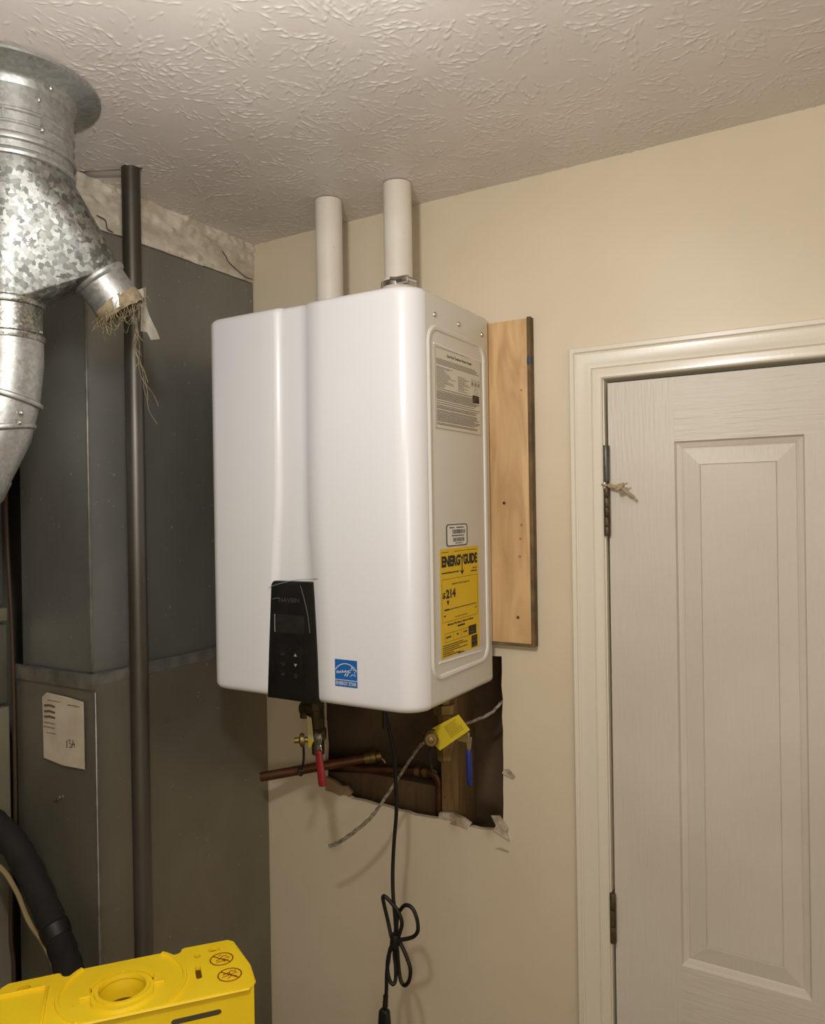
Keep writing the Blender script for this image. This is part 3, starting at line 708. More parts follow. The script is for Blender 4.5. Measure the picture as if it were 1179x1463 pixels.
def energy_guide():
    W, Hh = 0.160, 0.202; f = side_frame(-0.2510, 1.4935); rnd = random.Random(9); z = .0006
    bm = B(); prism(bm, [(0, 0), (W, 0), (W, Hh), (0, Hh)], 0.0003, f); p = fin('energy_label', bm, 'yellow_label', parent=HT); p['label'] = 'tall yellow energy guide label with black print'
    bm = B()
    text(bm, 'U.S. Government', .006, .034, .1945, .1972, f, z, .01)
    text(bm, 'Federal law prohibits removal of this label before consumer purchase', .056, .152, .1945, .1972, f, z, .01)
    text(bm, 'ENERG', .006, .081, .168, .189, f, z, .06); text(bm, 'GUIDE', .094, .154, .168, .189, f, z, .06)
    stroke(bm, [(.0805, .189), (.0880, .1795), (.0880, .156)], .0034, f, z); stroke(bm, [(.0955, .189), (.0880, .1795)], .0034, f, z)
    tri(bm, [(.0790, .159), (.0880, .149), (.0970, .159), (.0880, .1565)], f, z)
    words(bm, .006, .074, .1560, .0024, f, rnd, z, .0008); words(bm, .134, .152, .1585, .0020, f, rnd, z); words(bm, .126, .152, .1525, .0022, f, rnd, z, .0008)
    text(bm, 'Estimated Yearly Energy Cost', .045, .118, .1325, .1372, f, z, .012)
    text(bm, '$', .007, .0195, .1095, .1215, f, z, .03); text(bm, '214', .021, .060, .1095, .1265, f, z, .05)
    tri(bm, [(.023, .1055), (.034, .1055), (.0285, .0965)], f, z)
    quad(bm, .014, .148, .0880, .0894, f, z); quad(bm, .014, .034, .0875, .0900, f, z)
    words(bm, .012, .020, .0765, .0026, f, rnd, z); words(bm, .142, .149, .0795, .0026, f, rnd, z)
    text(bm, 'Cost Range of Similar Models', .056, .108, .0705, .0735, f, z, .012)
    text(bm, 'Maximum Flow Rate in Gallons Per Minute', .026, .134, .0585, .0630, f, z, .025); words(bm, .066, .096, .0520, .0032, f, rnd, z, .0006)
    words(bm, .018, .040, .0360, .003, f, rnd, z, .001); words(bm, .062, .070, .0368, .003, f, rnd, z); words(bm, .090, .106, .0375, .003, f, rnd, z)
    quad(bm, .112, .146, .0290, .0470, f, z); quad(bm, .124, .150, .0020+.001, .0262, f, z)
    y = .0225
    for w in (.082, .100, .066, .100, .042, .070): words(bm, .006, .006+w, y, .0017, f, rnd, z, .0006); y -= .0038
    words(bm, .066, .092, .0008, .0022, f, rnd, z, .0007)
    fin('label_print', bm, 'dark_print', parent=p)
    bm = B()
    for a in (((.006, .1455), (.154, .1455)), ((.008, .0665), (.152, .0665)), ((.006, .0665), (.006, .1455)), ((.154, .0665), (.154, .1455)),
              ((.014, .0290), (.112, .0290)), ((.014, .0450), (.112, .0450)), ((.014, .0290), (.014, .0450)), ((.048, .0290), (.048, .0450)), ((.082, .0290), (.082, .0450))): stroke(bm, a, .0007, f, z)
    fin('label_rules', bm, 'yellow_line', parent=p)
    bm = B(); z2 = .0009
    stroke(bm, [(.137+.010*math.cos(a), .0145+.009*math.sin(a)) for a in np.linspace(.4, 2.74, 9)], .0009, f, z2); words(bm, .128, .146, .0145, .0014, f, rnd, z2); words(bm, .127, .147, .0050, .0022, f, rnd, z2)
    words(bm, .125, .131, .0395, .002, f, rnd, z2); words(bm, .117, .141, .0335, .002, f, rnd, z2)
    fin('label_reverse_print', bm, 'yellow_line', parent=p)
energy_guide()

# ------------------------------------------------------------------ PVC vent pipes
def vent(x, y, lab):
    t = thing('vent_pipe', (x, y, ZT), lab, 'pipe', 'plastic vent pipes on the heater')
    bm = B(); lathe(bm, [(0.0295, 0), (0.0295, H-ZT-0.002)], (x, y, ZT), seg=36, cap=True); fin('pipe', bm, 'pvc', parent=t)
    return t
vent(-1.014, -0.125, 'left white plastic vent pipe rising from heater top to ceiling')
vp = vent(-0.842, -0.118, 'right white plastic vent pipe with steel clamp at its foot')
vp_p = [c for c in vp.children][0]
bm = B(); lathe(bm, [(0.0300, 0.0005), (0.036, 0.0005), (0.036, 0.076), (0.0345, 0.0785), (0.0300, 0.0785)], (-0.842, -0.118, ZT), seg=36); fin('socket', bm, 'pvc', parent=vp)
bm = B(); lathe(bm, [(0.0362, 0.062), (0.0372, 0.062), (0.0372, 0.073), (0.0362, 0.073)], (-0.842, -0.118, ZT), seg=36)
box(bm, -0.826, -0.798, -0.156, -0.146, ZT+0.062, ZT+0.076, 0.002); tube(bm, [(-0.838, -0.157, ZT+.074), (-0.800, -0.150, ZT+.069)], 0.0034, 8); tube(bm, [(-0.802, -0.150, ZT+.069), (-0.788, -0.138, ZT+.064)], 0.0052, 8)
o = fin('hose_clamp', bm, 'steel', parent=vp); o['label'] = 'bright steel worm clamp'

# ------------------------------------------------------------------ sheet metal plenum
PL = thing('sheet_metal_plenum', (-1.46, -0.25, 0.0), 'tall dull grey sheet metal plenum standing left of the heater', 'duct')
def sheet_box(bm, x0, x1, y0, y1, z0, z1, amp, seed):
    from mathutils import noise
    nx_, nz_ = 14, 40
    def face(fn):
        g = [[bm.verts.new(fn(i/nx_, j/nz_)) for i in range(nx_+1)] for j in range(nz_+1)]
        for j in range(nz_):
            for i in range(nx_): bm.faces.new((g[j][i], g[j][i+1], g[j+1][i+1], g[j+1][i]))
    def bulge(u, v): return amp*(noise.noise((u*1.6+seed, v*3.0, seed))*1.0)*math.sin(PI*u)*math.sin(PI*v)
    face(lambda u, v: (x0+(x1-x0)*u, y0+bulge(u, v), z0+(z1-z0)*v))
    face(lambda u, v: (x1+bulge(u+3, v), y0+(y1-y0)*u, z0+(z1-z0)*v))
    face(lambda u, v: (x0, y0+(y1-y0)*u, z0+(z1-z0)*v)); face(lambda u, v: (x0+(x1-x0)*u, y1, z0+(z1-z0)*v))
    bmesh.ops.remove_doubles(bm, verts=bm.verts, dist=1e-5)
    for zq in (z0, z1): bm.faces.new([bm.verts.new(p) for p in ((x0, y0, zq), (x1, y0, zq), (x1, y1, zq), (x0, y1, zq))])
bm = B(); sheet_box(bm, -1.572, -1.3455, -0.492, -0.002, 1.45, 2.346, 0.003, 2.0); fin('upper_section', bm, 'plenum', parent=PL, angle=30)
bm = B(); sheet_box(bm, -1.582, -1.322, -0.502, -0.002, 0.001, 1.43, 0.003, 5.0); fin('lower_section', bm, 'plenum_low', parent=PL, angle=30)
bm = B(); rj = random.Random(8)
def band(bm, x0, x1, y0, y1, z0, z1, off):
    n = 30; P = [(x0-off, y0-off), (x1+off, y0-off), (x1+off, y1)]
    prev = None
    for s in range(2):
        for k in range(n+1):
            if s and k == 0: continue
            a, b = P[s], P[s+1]; t = k/n
            x, y = a[0]+(b[0]-a[0])*t, a[1]+(b[1]-a[1])*t
            zz = z1+rj.uniform(-.0012, .0012)
            nx_, ny_ = ((0, .008) if s == 0 else (-.008, 0)) if 0 < k < n or s == 1 and k == n else (-.006, .006)
            ring = [bm.verts.new((x+nx_, y+ny_, z0)), bm.verts.new((x, y, z0)), bm.verts.new((x, y, zz)), bm.verts.new((x+nx_*.9, y+ny_*.9, zz+.003))]
            if prev:
                for q in range(3): bm.faces.new((prev[q], prev[q+1], ring[q+1], ring[q]))
            prev = ring
band(bm, -1.576, -1.330, -0.504, -0.003, 1.424, 1.450, 0.004)
fin('joint_flange', bm, 'seam', parent=PL, angle=30)
for z0, z1, x, y in ((1.455, 2.340, -1.3455, -0.492), (0.005, 1.420, -1.322, -0.502)):
    bm = B(); box(bm, x-.002, x+.0045, y-.0045, y+.002, z0, z1, 0.0012, 1)
    o = fin('corner_seam', bm, 'seam', parent=PL)
bm = B()
for x, z in ((-1.449, 1.186), (-1.441, 1.189), (-1.436, 1.193)): lathe(bm, [(0, 0), (.0032, .001), (.0032, .004), (0, .006)], (x, -0.503, z), (0, -1, 0), 8)
fin('screw_cluster', bm, 'steel', parent=PL)

# paper tag on the plenum front
t = thing('paper_tag', (-1.42, -0.507, 1.265), 'worn cream paper tag marked 13A on the grey plenum', 'tag')
bm = B(); yp = -0.5075
pts = [(-1.483, 1.268), (-1.42, 1.262), (-1.352, 1.264), (-1.351, 1.398), (-1.40, 1.402), (-1.468, 1.405), (-1.485, 1.394)]
tt = bmesh.new(); f_ = tt.faces.new([tt.verts.new((x, yp-0.0008*(i % 2), z)) for i, (x, z) in enumerate(pts)])
r_ = bmesh.ops.extrude_face_region(tt, geom=[f_]); bmesh.ops.translate(tt, vec=(0, .0004, 0), verts=[v for v in r_['geom'] if isinstance(v, bmesh.types.BMVert)]); merge(bm, tt)
fin('sheet', bm, 'paper', parent=t, smooth=False)
fp_ = frame_m((0, yp-0.0010, 0), Vector((1, 0, 0)), Vector((0, 0, 1)), Vector((0, -1, 0)))
bm = B(); rnd = random.Random(1)
for k, z in enumerate((1.378, 1.366, 1.355)): stroke(bm, [(-1.477, z-.001), (-1.460, z+.0015), (-1.441, z)], .0045, fp_)
for k, z in enumerate((1.342, 1.333)): words(bm, -1.479, -1.442, z, .0018, fp_, rnd)
words(bm, -1.400, -1.362, 1.386, .0022, fp_, rnd); words(bm, -1.465, -1.425, 1.389, .0016, fp_, rnd); words(bm, -1.470, -1.44, 1.322, .0014, fp_, rnd)
fin('faded_print', bm, 'pencil', parent=t, kind='stuff')
bm = B()
cs, sn = math.cos(.22), math.sin(.22)
def hw(P): stroke(bm, [(-1.402+(x*cs-y*sn)*.9, 1.300+(x*sn+y*cs)*.9) for x, y in P], .0022, fp_)
hw([(-.003, 0), (.001, .017)]); hw([(.006, .016), (.013, .017), (.0095, .0095), (.014, .006), (.0115, 0), (.006, .001)])
hw([(.016, 0), (.022, .017), (.0255, 0)]); hw([(.017, .006), (.026, .007)])
fin('handwriting', bm, 'dark_print', parent=t)

# ------------------------------------------------------------------ iron pipe floor to ceiling
t = thing('iron_pipe', (-1.243, -0.462, 0.001), 'thin dark iron pipe running from floor to ceiling before the plenum', 'pipe')
bm = B(); lathe(bm, [(0.0178, 0), (0.0178, 2.4445)], (-1.243, -0.462, 0.001), seg=28, cap=True); fin('pipe', bm, 'iron', parent=t)

# ------------------------------------------------------------------ galvanized round duct with wye
AX = Vector((-1.167, -0.757, 0)); HP = Vector((0.5538, 0.8326, 0))
DU = thing('round_duct', (AX.x, AX.y, 2.09), 'shiny galvanized round duct and wye fitting hanging from the ceiling', 'duct')
O = AX
bm = B(); lathe(bm, [(0.090, 2.402), (0.094, 2.420), (0.100, 2.4255), (0.129, 2.4345), (0.134, 2.4375), (0.134, 2.4415), (0.126, 2.4440), (0.09, 2.4440)], O, seg=56); o = fin('ceiling_collar', bm, 'duct', parent=DU)
bm = B(); lathe(bm, [(0.0920, 2.428), (0.0920, 2.376), (0.0935, 2.374), (0.0935, 2.371), (0.0915, 2.369), (0.0915, 2.357), (0.0928, 2.355), (0.0928, 2.353), (0.0912, 2.351), (0.0912, 2.340),
              (0.0945, 2.337), (0.0955, 2.333), (0.0945, 2.329), (0.0905, 2.327), (0.0900, 2.318), (0.0930, 2.315), (0.0940, 2.311), (0.0925, 2.307), (0.089, 2.305)], O, seg=56); fin('round_collar', bm, 'duct', parent=DU, angle=30)
bc = O+HP*0.126+Vector((0, 0, 2.161)); bd = (HP*0.58+Vector((0, 0, -0.815))).normalized()
lc = O-HP*0.011+Vector((0, 0, 2.104))
t_ = bmesh.new()
def ringpts(c, ax, r, n=44):
    ax = Vector(ax).normalized(); a = ax.orthogonal().normalized(); b = ax.cross(a)
    return [t_.verts.new(c+(a*math.cos(2*PI*k/n)+b*math.sin(2*PI*k/n))*r) for k in range(n)]
ringpts(O+Vector((0, 0, 2.307)), (0, 0, 1), 0.0895, 56); ringpts(O+Vector((0, 0, 2.285)), (0, 0, 1), 0.0905, 56); ringpts(lc, (0, 0, 1), 0.0535); ringpts(bc, bd, 0.0415)
bmesh.ops.convex_hull(t_, input=t_.verts)
bm = B(); merge(bm, t_); fin('wye_body', bm, 'spangle', parent=DU, angle=28)
bm = B(); lathe(bm, [(0.0415, -.004), (0.0445, -.002), (0.0455, .002), (0.0440, .006), (0.0405, .008), (0.0398, .012), (0.0395, .060), (0.0372, .060), (0.0372, -.004)], bc, bd, 40)
stub = fin('branch_stub', bm, 'duct', parent=DU, angle=40); stub['label'] = 'short open branch stub with dirty mouth'
bm = B(); lathe(bm, [(0.0540, .005), (0.0565, .002), (0.0570, -.002), (0.0555, -.006), (0.0525, -.008), (0.0520, -.048), (0.0555, -.051), (0.0560, -.055), (0.0545, -.060), (0.0520, -.062)], lc, seg=48); fin('lower_collar', bm, 'spangle_fine', parent=DU, angle=30)
# elbow running down to the left
ex_ = O-HP*0.011+Vector((0, 0, 2.042)); d1 = Vector((0, 0, -1)); d2 = (-HP*0.22+Vector((0, 0, -1))).normalized(); d3 = (-HP*0.46+Vector((0, 0, -1))).normalized()
bm = B(); p1 = ex_+d1*0.004; p2 = ex_-HP*.006+Vector((0, 0, -.085)); p3 = p2+d2*0.055; p4 = p3+d3*.075; p5 = p4+d3*.10
tube(bm, [ex_+Vector((0, 0, .004)), ex_+Vector((0, 0, -.03)), p2, p3, p4], [0.0535, 0.0535, 0.0535, 0.0530, 0.0525], 44, cap=False)
fin('elbow', bm, 'duct', parent=DU, angle=25)
for c, dd in ((p2, (d1+d2*.4-HP*.30)), (p3, (d3+HP*.55))):
    bm = B(); dd = dd.normalized(); lathe(bm, [(0.0545, -.005), (0.0585, -.003), (0.0595, 0), (0.0585, .003), (0.0545, .005)], c, dd, 44); fin('elbow_bead', bm, 'duct', parent=DU)
bm = B(); tube(bm, [p4+d3*-.01, p4+d3*.02, p4+d3*.03, p4+d3*.20, p4+d3*.40], [.0545, .0545, .0515, .0510, .0510], 44, cap=False); fin('lower_pipe', bm, 'duct', parent=DU, angle=30)
view = Vector((0.8326, -0.5538, 0))
for c, r, ang in ((O+Vector((0, 0, 2.395)), .0925, .45), (O+Vector((0, 0, 2.352)), .092, .5), (O+Vector((0, 0, 2.355)), .092, -.25), (O+Vector((0, 0, 2.418)), .098, .62), (lc+Vector((0, 0, -.045)), .0525, 1.15), (p4, .0535, 1.1), (p2+Vector((0, 0, -.03)), .0535, .5), (p2+Vector((0, 0, -.045)), .0535, .45)):
    dd = (view*math.cos(ang)+HP*math.sin(ang)); bm = B(); lathe(bm, [(.0034, 0), (.0034, .0025), (.002, .004), (0, .0045)], c+dd*r, dd, 8); fin('duct_screw', bm, 'steel', parent=DU)
for ang in (-.08, .5):
    dd = (view*math.cos(ang)+HP*math.sin(ang)); sd = dd.cross(Vector((0, 0, 1))); c = O+dd*.0925+Vector((0, 0, 2.366)); bm = B()
    prism(bm, [(-.002, -.007), (.002, -.007), (.002, .007), (-.002, .007)], .002, frame_m(c, sd, Vector((0, 0, 1)), dd)); fin('crimp_tab', bm, 'steel', parent=DU)
# lint and torn tape on the stub mouth
rl = random.Random(21); bm = B(); ee = bc+bd*0.060; na = bd.orthogonal().normalized(); nb = bd.cross(na)
for k in range(150):
    a = rl.uniform(0, 2*PI); rr_ = rl.uniform(.030, .040); s = ee+(na*math.cos(a)+nb*math.sin(a))*rr_-bd*rl.uniform(.0, .012)
    P = [s]; d = (bd*.8+Vector((rl.uniform(-1, 1), rl.uniform(-1, 1), rl.uniform(-1, .3)))).normalized()
    for q in range(rl.randint(3, 6)):
        d = (d+Vector((rl.uniform(-.8, .8), rl.uniform(-.8, .8), rl.uniform(-.9, .4)))).normalized(); P.append(P[-1]+d*rl.uniform(.003, .007))
    tube(bm, smooth_path(P, 2), .00045, 3, cap=False)
for k in range(26):
    a = rl.uniform(0, 2*PI); s = ee+(na*math.cos(a)+nb*math.sin(a))*.037; a2 = a+rl.uniform(.6, 1.6); e2 = ee+(na*math.cos(a2)+nb*math.sin(a2))*.037
    mid = (s+e2)/2+Vector((rl.uniform(-.01, .01), rl.uniform(-.01, .01), -rl.uniform(.015, .04))); tube(bm, smooth_path([s, (s+mid)/2+Vector((0, 0, -.008)), mid, (e2+mid)/2+Vector((0, 0, -.006)), e2], 4), .0004, 3, cap=False)
s0 = ee+HP*.022+Vector((0, 0, .0))
for k, (hx, zz, n_) in enumerate(((.006, -.075, 5), (.015, -.12, 7), (.030, -.19, 9), (.020, -.15, 7), (.010, -.05, 5), (.032, -.16, 8), (.0, -.10, 6))):
    P = [s0+Vector((0, 0, -.004*k))]
    for q in range(1, n_+1):
        f = q/n_; P.append(s0+HP*(hx*f*f+rl.uniform(-.004, .004))+Vector((0, 0, zz*f))+view*(-.01*math.sin(3*f)))
    tube(bm, smooth_path(P, 4), .0005, 3, cap=False)
lf = fin('lint', bm, 'lint', parent=DU, kind='stuff'); lf['label'] = 'stringy tan lint hanging from the stub mouth'
bm = B()
lathe(bm, [(.0396, .043), (.0402, .047), (.0404, .058), (.0392, .066), (.0350, .064), (.0362, .050)], bc, bd, 36)
for v in bm.verts: v.co += Vector((rl.uniform(-1, 1), rl.uniform(-1, 1), rl.uniform(-1, 1)))*.0016
o = fin('lint_crust', bm, 'lint', parent=DU, angle=60); o['label'] = 'tan lint crust caked round the stub end'
bm = B(); g = []
for j in range(7):
    row = []
    for i in range(5):
        u, v = i/4, j/6
        p = ee+HP*(.020+.020*u+.016*v*1.1+.004*math.sin(5*v+u*3))+Vector((0, 0, .034-.078*v+.010*u*(1-v)))+view*(.010*math.sin(3*u+v*4)-.010)
        row.append(bm.verts.new(p))
    g.append(row)
for j in range(6):
    for i in range(4):
        if j == 5 and i in (0, 1): continue
        bm.faces.new((g[j][i], g[j][i+1], g[j+1][i+1], g[j+1][i]))
loose = [v for v in bm.verts if not v.link_faces]; bmesh.ops.delete(bm, geom=loose, context='VERTS')
r_ = bmesh.ops.solidify(bm, geom=bm.faces[:], thickness=.0006)
o = fin('torn_tape', bm, 'tape', parent=DU, angle=50); o['label'] = 'torn flap of old foil tape'

# ------------------------------------------------------------------ furnace cabinet at the far left
FC = thing('furnace_cabinet', (-1.76, -0.95, 0.0), 'pale greenish furnace cabinet at the left edge beside the plenum', 'furnace')
bm = B(); box(bm, -1.93, -1.586, -1.45, -0.515, 0.001, 1.365, 0.004); fin('lower_body', bm, 'furnace', parent=FC)
bm = B(); box(bm, -1.93, -1.590, -1.45, -0.515, 1.372, 1.540, 0.004); fin('filter_band', bm, 'plenum_low', parent=FC)
bm = B(); box(bm, -1.93, -1.586, -1.45, -0.515, 1.546, 1.575, 0.004); fin('trim_strip', bm, 'furnace', parent=FC)
bm = B(); box(bm, -1.93, -1.600, -1.45, -0.515, 1.580, 2.20, 0.004); fin('upper_body', bm, 'plenum', parent=FC)

# insulated line with a tan wire taped along it
t = thing('insulated_hose', (-1.32, -0.56, 0.5), 'thick black foam-insulated hose curving down behind the yellow ladder', 'hose')
hp = smooth_path([(-1.556, -0.80, 1.275), (-1.556, -0.70, 1.235), (-1.548, -0.625, 1.188), (-1.518, -0.580, 1.138), (-1.476, -0.558, 1.075), (-1.415, -0.545, 0.970), (-1.366, -0.545, 0.897), (-1.338, -0.545, 0.828), (-1.325, -0.545, 0.72), (-1.32, -0.55, 0.50), (-1.32, -0.555, 0.001)], 8)
bm = B(); tube(bm, hp, [.0265+.0012*math.sin(i*2.1) for i in range(len(hp))], 20); fin('insulation', bm, 'hose', parent=t)
i0 = min(range(len(hp)), key=lambda i: (hp[i]-Vector((-1.40, -.545, .95))).length)
dd = (hp[i0+1]-hp[i0-1]).normalized(); bm = B(); lathe(bm, [(.0265, -.014), (.0282, -.012), (.0286, 0), (.0282, .012), (.0265, .014)], hp[i0], dd, 20); fin('tape_wrap', bm, 'black_rubber', parent=t)
bm = B(); tube(bm, smooth_path([(-1.566, -.74, 1.165), (-1.562, -.66, 1.125), (-1.524, -.59, 1.072), (-1.487, -.572, 1.024), (-1.454, -.565, .963), (-1.412, -.562, .928), (-1.372, -.56, .874), (-1.352, -.56, .80), (-1.35, -.56, .60), (-1.352, -.56, .2), (-1.352, -.56, .002)], 6), .0052, 8)
o = fin('tan_wire', bm, 'tan_wire', parent=t); o['label'] = 'thin tan cable taped alongside'

bm = B(); tube(bm, smooth_path([(-1.578, -.522, 2.1), (-1.578, -.520, 1.735), (-1.576, -.514, 1.526), (-1.576, -.512, 1.287), (-1.577, -.513, 1.11), (-1.577, -.524, .995), (-1.577, -.527, .878), (-1.577, -.522, .786), (-1.577, -.53, .4), (-1.577, -.53, .002)], 6), .0042, 8)
tag(fin('thin_cable', bm, 'brown_wire'), 'thin brown cable hanging down beside the furnace cabinet', 'cable')

# ------------------------------------------------------------------ copper and valves under the heater
t = thing('copper_stub_pipe', (-1.14, -0.03, 1.15), 'copper pipe with open end sticking out left of the torn wall opening', 'pipe')
A, Bp = Vector((-1.258, -0.100, 1.140)), Vector((-1.018, 0.040, 1.186))
bm = B(); da = (Bp-A).normalized(); LN = (Bp-A).length
lathe(bm, [(.0085, .03), (.0085, 0), (.0107, 0), (.0112, .002), (.0112, LN-.02)], A, da, 20); fin('pipe', bm, 'copper', parent=t)
bm = B(); lathe(bm, [(.0112, LN-.03), (.0135, LN-.03), (.0135, LN-.016), (.0150, LN-.015), (.0150, LN-.004), (.0115, LN-.002), (.0115, LN+.01), (0, LN+.01)], A, da, 12); fin('end_fitting', bm, 'brass', parent=t)
bm = B(); tube(bm, smooth_path([Bp+Vector((0.0, 0, 0)), Bp+Vector((.012, .002, -.004)), Bp+Vector((.020, .004, -.014))], 4), .0035, 8); fin('bleed_screw', bm, 'brass', parent=t)
t = thing('copper_elbow_pipe', (-0.98, 0.04, 1.12), 'dark copper pipe with an elbow inside the torn wall opening', 'pipe')
bm = B(); tube(bm, smooth_path([(-1.19, .040, 1.132), (-1.05, .040, 1.150), (-.93, .040, 1.166), (-.878, .040, 1.170), (-.858, .040, 1.164), (-.851, .040, 1.147), (-.851, .040, 1.12), (-.851, .040, 0.95)], 6), .0095, 16); fin('pipe', bm, 'copper', parent=t)
for x, z in ((-.905, 1.1685), (-.884, 1.170)):
    bm = B(); lathe(bm, [(.0098, -.006), (.0122, -.006), (.0122, .006), (.0098, .006)], (x, .040, z), (1, 0, .05), 18); fin('union', bm, 'brass', parent=t)

def left_valve():
    t = thing('isolation_valve', (-1.00, -0.2, 1.26), 'red-handled valve assembly hanging under the heater behind the control panel', 'valve')
    y = -.2
    bm = B(); lathe(bm, [(.013, 0), (.013, -.035), (.0165, -.036), (.0165, -.056), (.014, -.058), (.0145, -.095), (.018, -.098), (.018, -.118), (.0135, -.122), (.0135, -.150), (.009, -.152), (0, -.152)], (-1.008, y, ZB+.002), (0, 0, 1), 8)
    lathe(bm, [(.012, 0), (.012, .030), (.014, .031), (.014, .042), (0, .042)], (-1.006, y, 1.352), (-1, 0, 0), 10)
    tube(bm, smooth_path([(-1.034, y, 1.352), (-1.040, y, 1.345), (-1.041, y, 1.332)], 4), .0115, 10)
    fin('body', bm, 'dark_brass', parent=t)
    bm = B(); box(bm, -.991, -.983, y-.004, y+.004, 1.335, ZB+.002, .001); fin('stem', bm, 'steel', parent=t)
    bm = B(); lathe(bm, [(.006, 0), (.006, .012), (.0135, .013), (.0145, .018), (.0135, .022), (.009, .023), (.006, .025), (.006, .034), (0, .034)], (-1.018, y-.012, 1.292), (-.75, -.66, 0), 16); o = fin('drain_cap', bm, 'brass', parent=t)
    bm = B(); tube(bm, smooth_path([(-1.030, y-.022, 1.282), (-1.0305, y-.02, 1.262), (-1.036, y-.015, 1.242), (-1.043, y-.012, 1.226)], 5), .0026, 8)
    tube(bm, [(-1.047+.0065*math.cos(a), y-.012, 1.219+.0075*math.sin(a)) for a in [2*PI*k/16 for k in range(16)]], .0018, 6, closed=True); fin('cap_strap', bm, 'black_rubber', parent=t)
    bm = B(); tt = bmesh.new()
    f = tt.faces.new([tt.verts.new(p) for p in ((-1.018, y-.024, 1.345), (-1.006, y-.024, 1.341), (-1.0005, y-.024, 1.293), (-1.016, y-.024, 1.299), (-1.0165, y-.024, 1.32))])
    r = bmesh.ops.extrude_face_region(tt, geom=[f]); bmesh.ops.translate(tt, vec=(0, .0006, 0), verts=[v for v in r['geom'] if isinstance(v, bmesh.types.BMVert)]); merge(bm, tt); o = fin('paper_tag', bm, 'cream_tag', parent=t, smooth=False); o['label'] = 'small cream paper tag'
    bm = B(); tt = bmesh.new()
    f = tt.faces.new([tt.verts.new(p) for p in ((-1.015, y-.0245, 1.298), (-1.001, y-.0245, 1.2935), (-1.009, y-.0245, 1.279), (-1.014, y-.0245, 1.281))])
    r = bmesh.ops.extrude_face_region(tt, geom=[f]); bmesh.ops.translate(tt, vec=(0, .0006, 0), verts=[v for v in r['geom'] if isinstance(v, bmesh.types.BMVert)]); merge(bm, tt); fin('tag_corner', bm, 'yellow_tag', parent=t, smooth=False)
    # lever
    a, b, c = Vector((-.988, y-.024, 1.304)), Vector((-.984, y-.030, 1.278)), Vector((-.973, y-.034, 1.207))
    fm = frame_m(a, Vector((1, 0, 0)), Vector((0, 0, 1)), Vector((0, -1, 0)))
    bm = B(); prism(bm, [(-.009, -.016), (.007, -.016), (.010, .0), (.006, .008), (-.007, .008), (-.010, 0)], .0025, fm, .0006)
    prism(bm, [(-.004, -.036), (.010, -.036), (.007, -.014), (-.007, -.014)], .0022, fm, .0005); lathe(bm, [(.0065, .0), (.0065, .005), (.004, .006), (0, .006)], a+Vector((0, -.002, 0)), (0, -1, 0), 6)
    lathe(bm, [(.008, -.014), (.008, .0)], a, (0, -1, 0), 12)
    fin('lever', bm, 'steel', parent=t)
    bm = B(); ax = (c-b).normalized(); P = [b+(c-b)*f for f in (0, .03, .1, .5, .9, .98, 1.0)]
    tube(bm, P, [.005, .0078, .0086, .0090, .0098, .0088, .005], 12); bmesh.ops.scale(bm, vec=(1.0, .6, 1.0), space=Matrix.Translation(-b), verts=bm.verts)
    o = fin('grip', bm, 'red', parent=t); o['label'] = 'red vinyl grip'
left_valve()
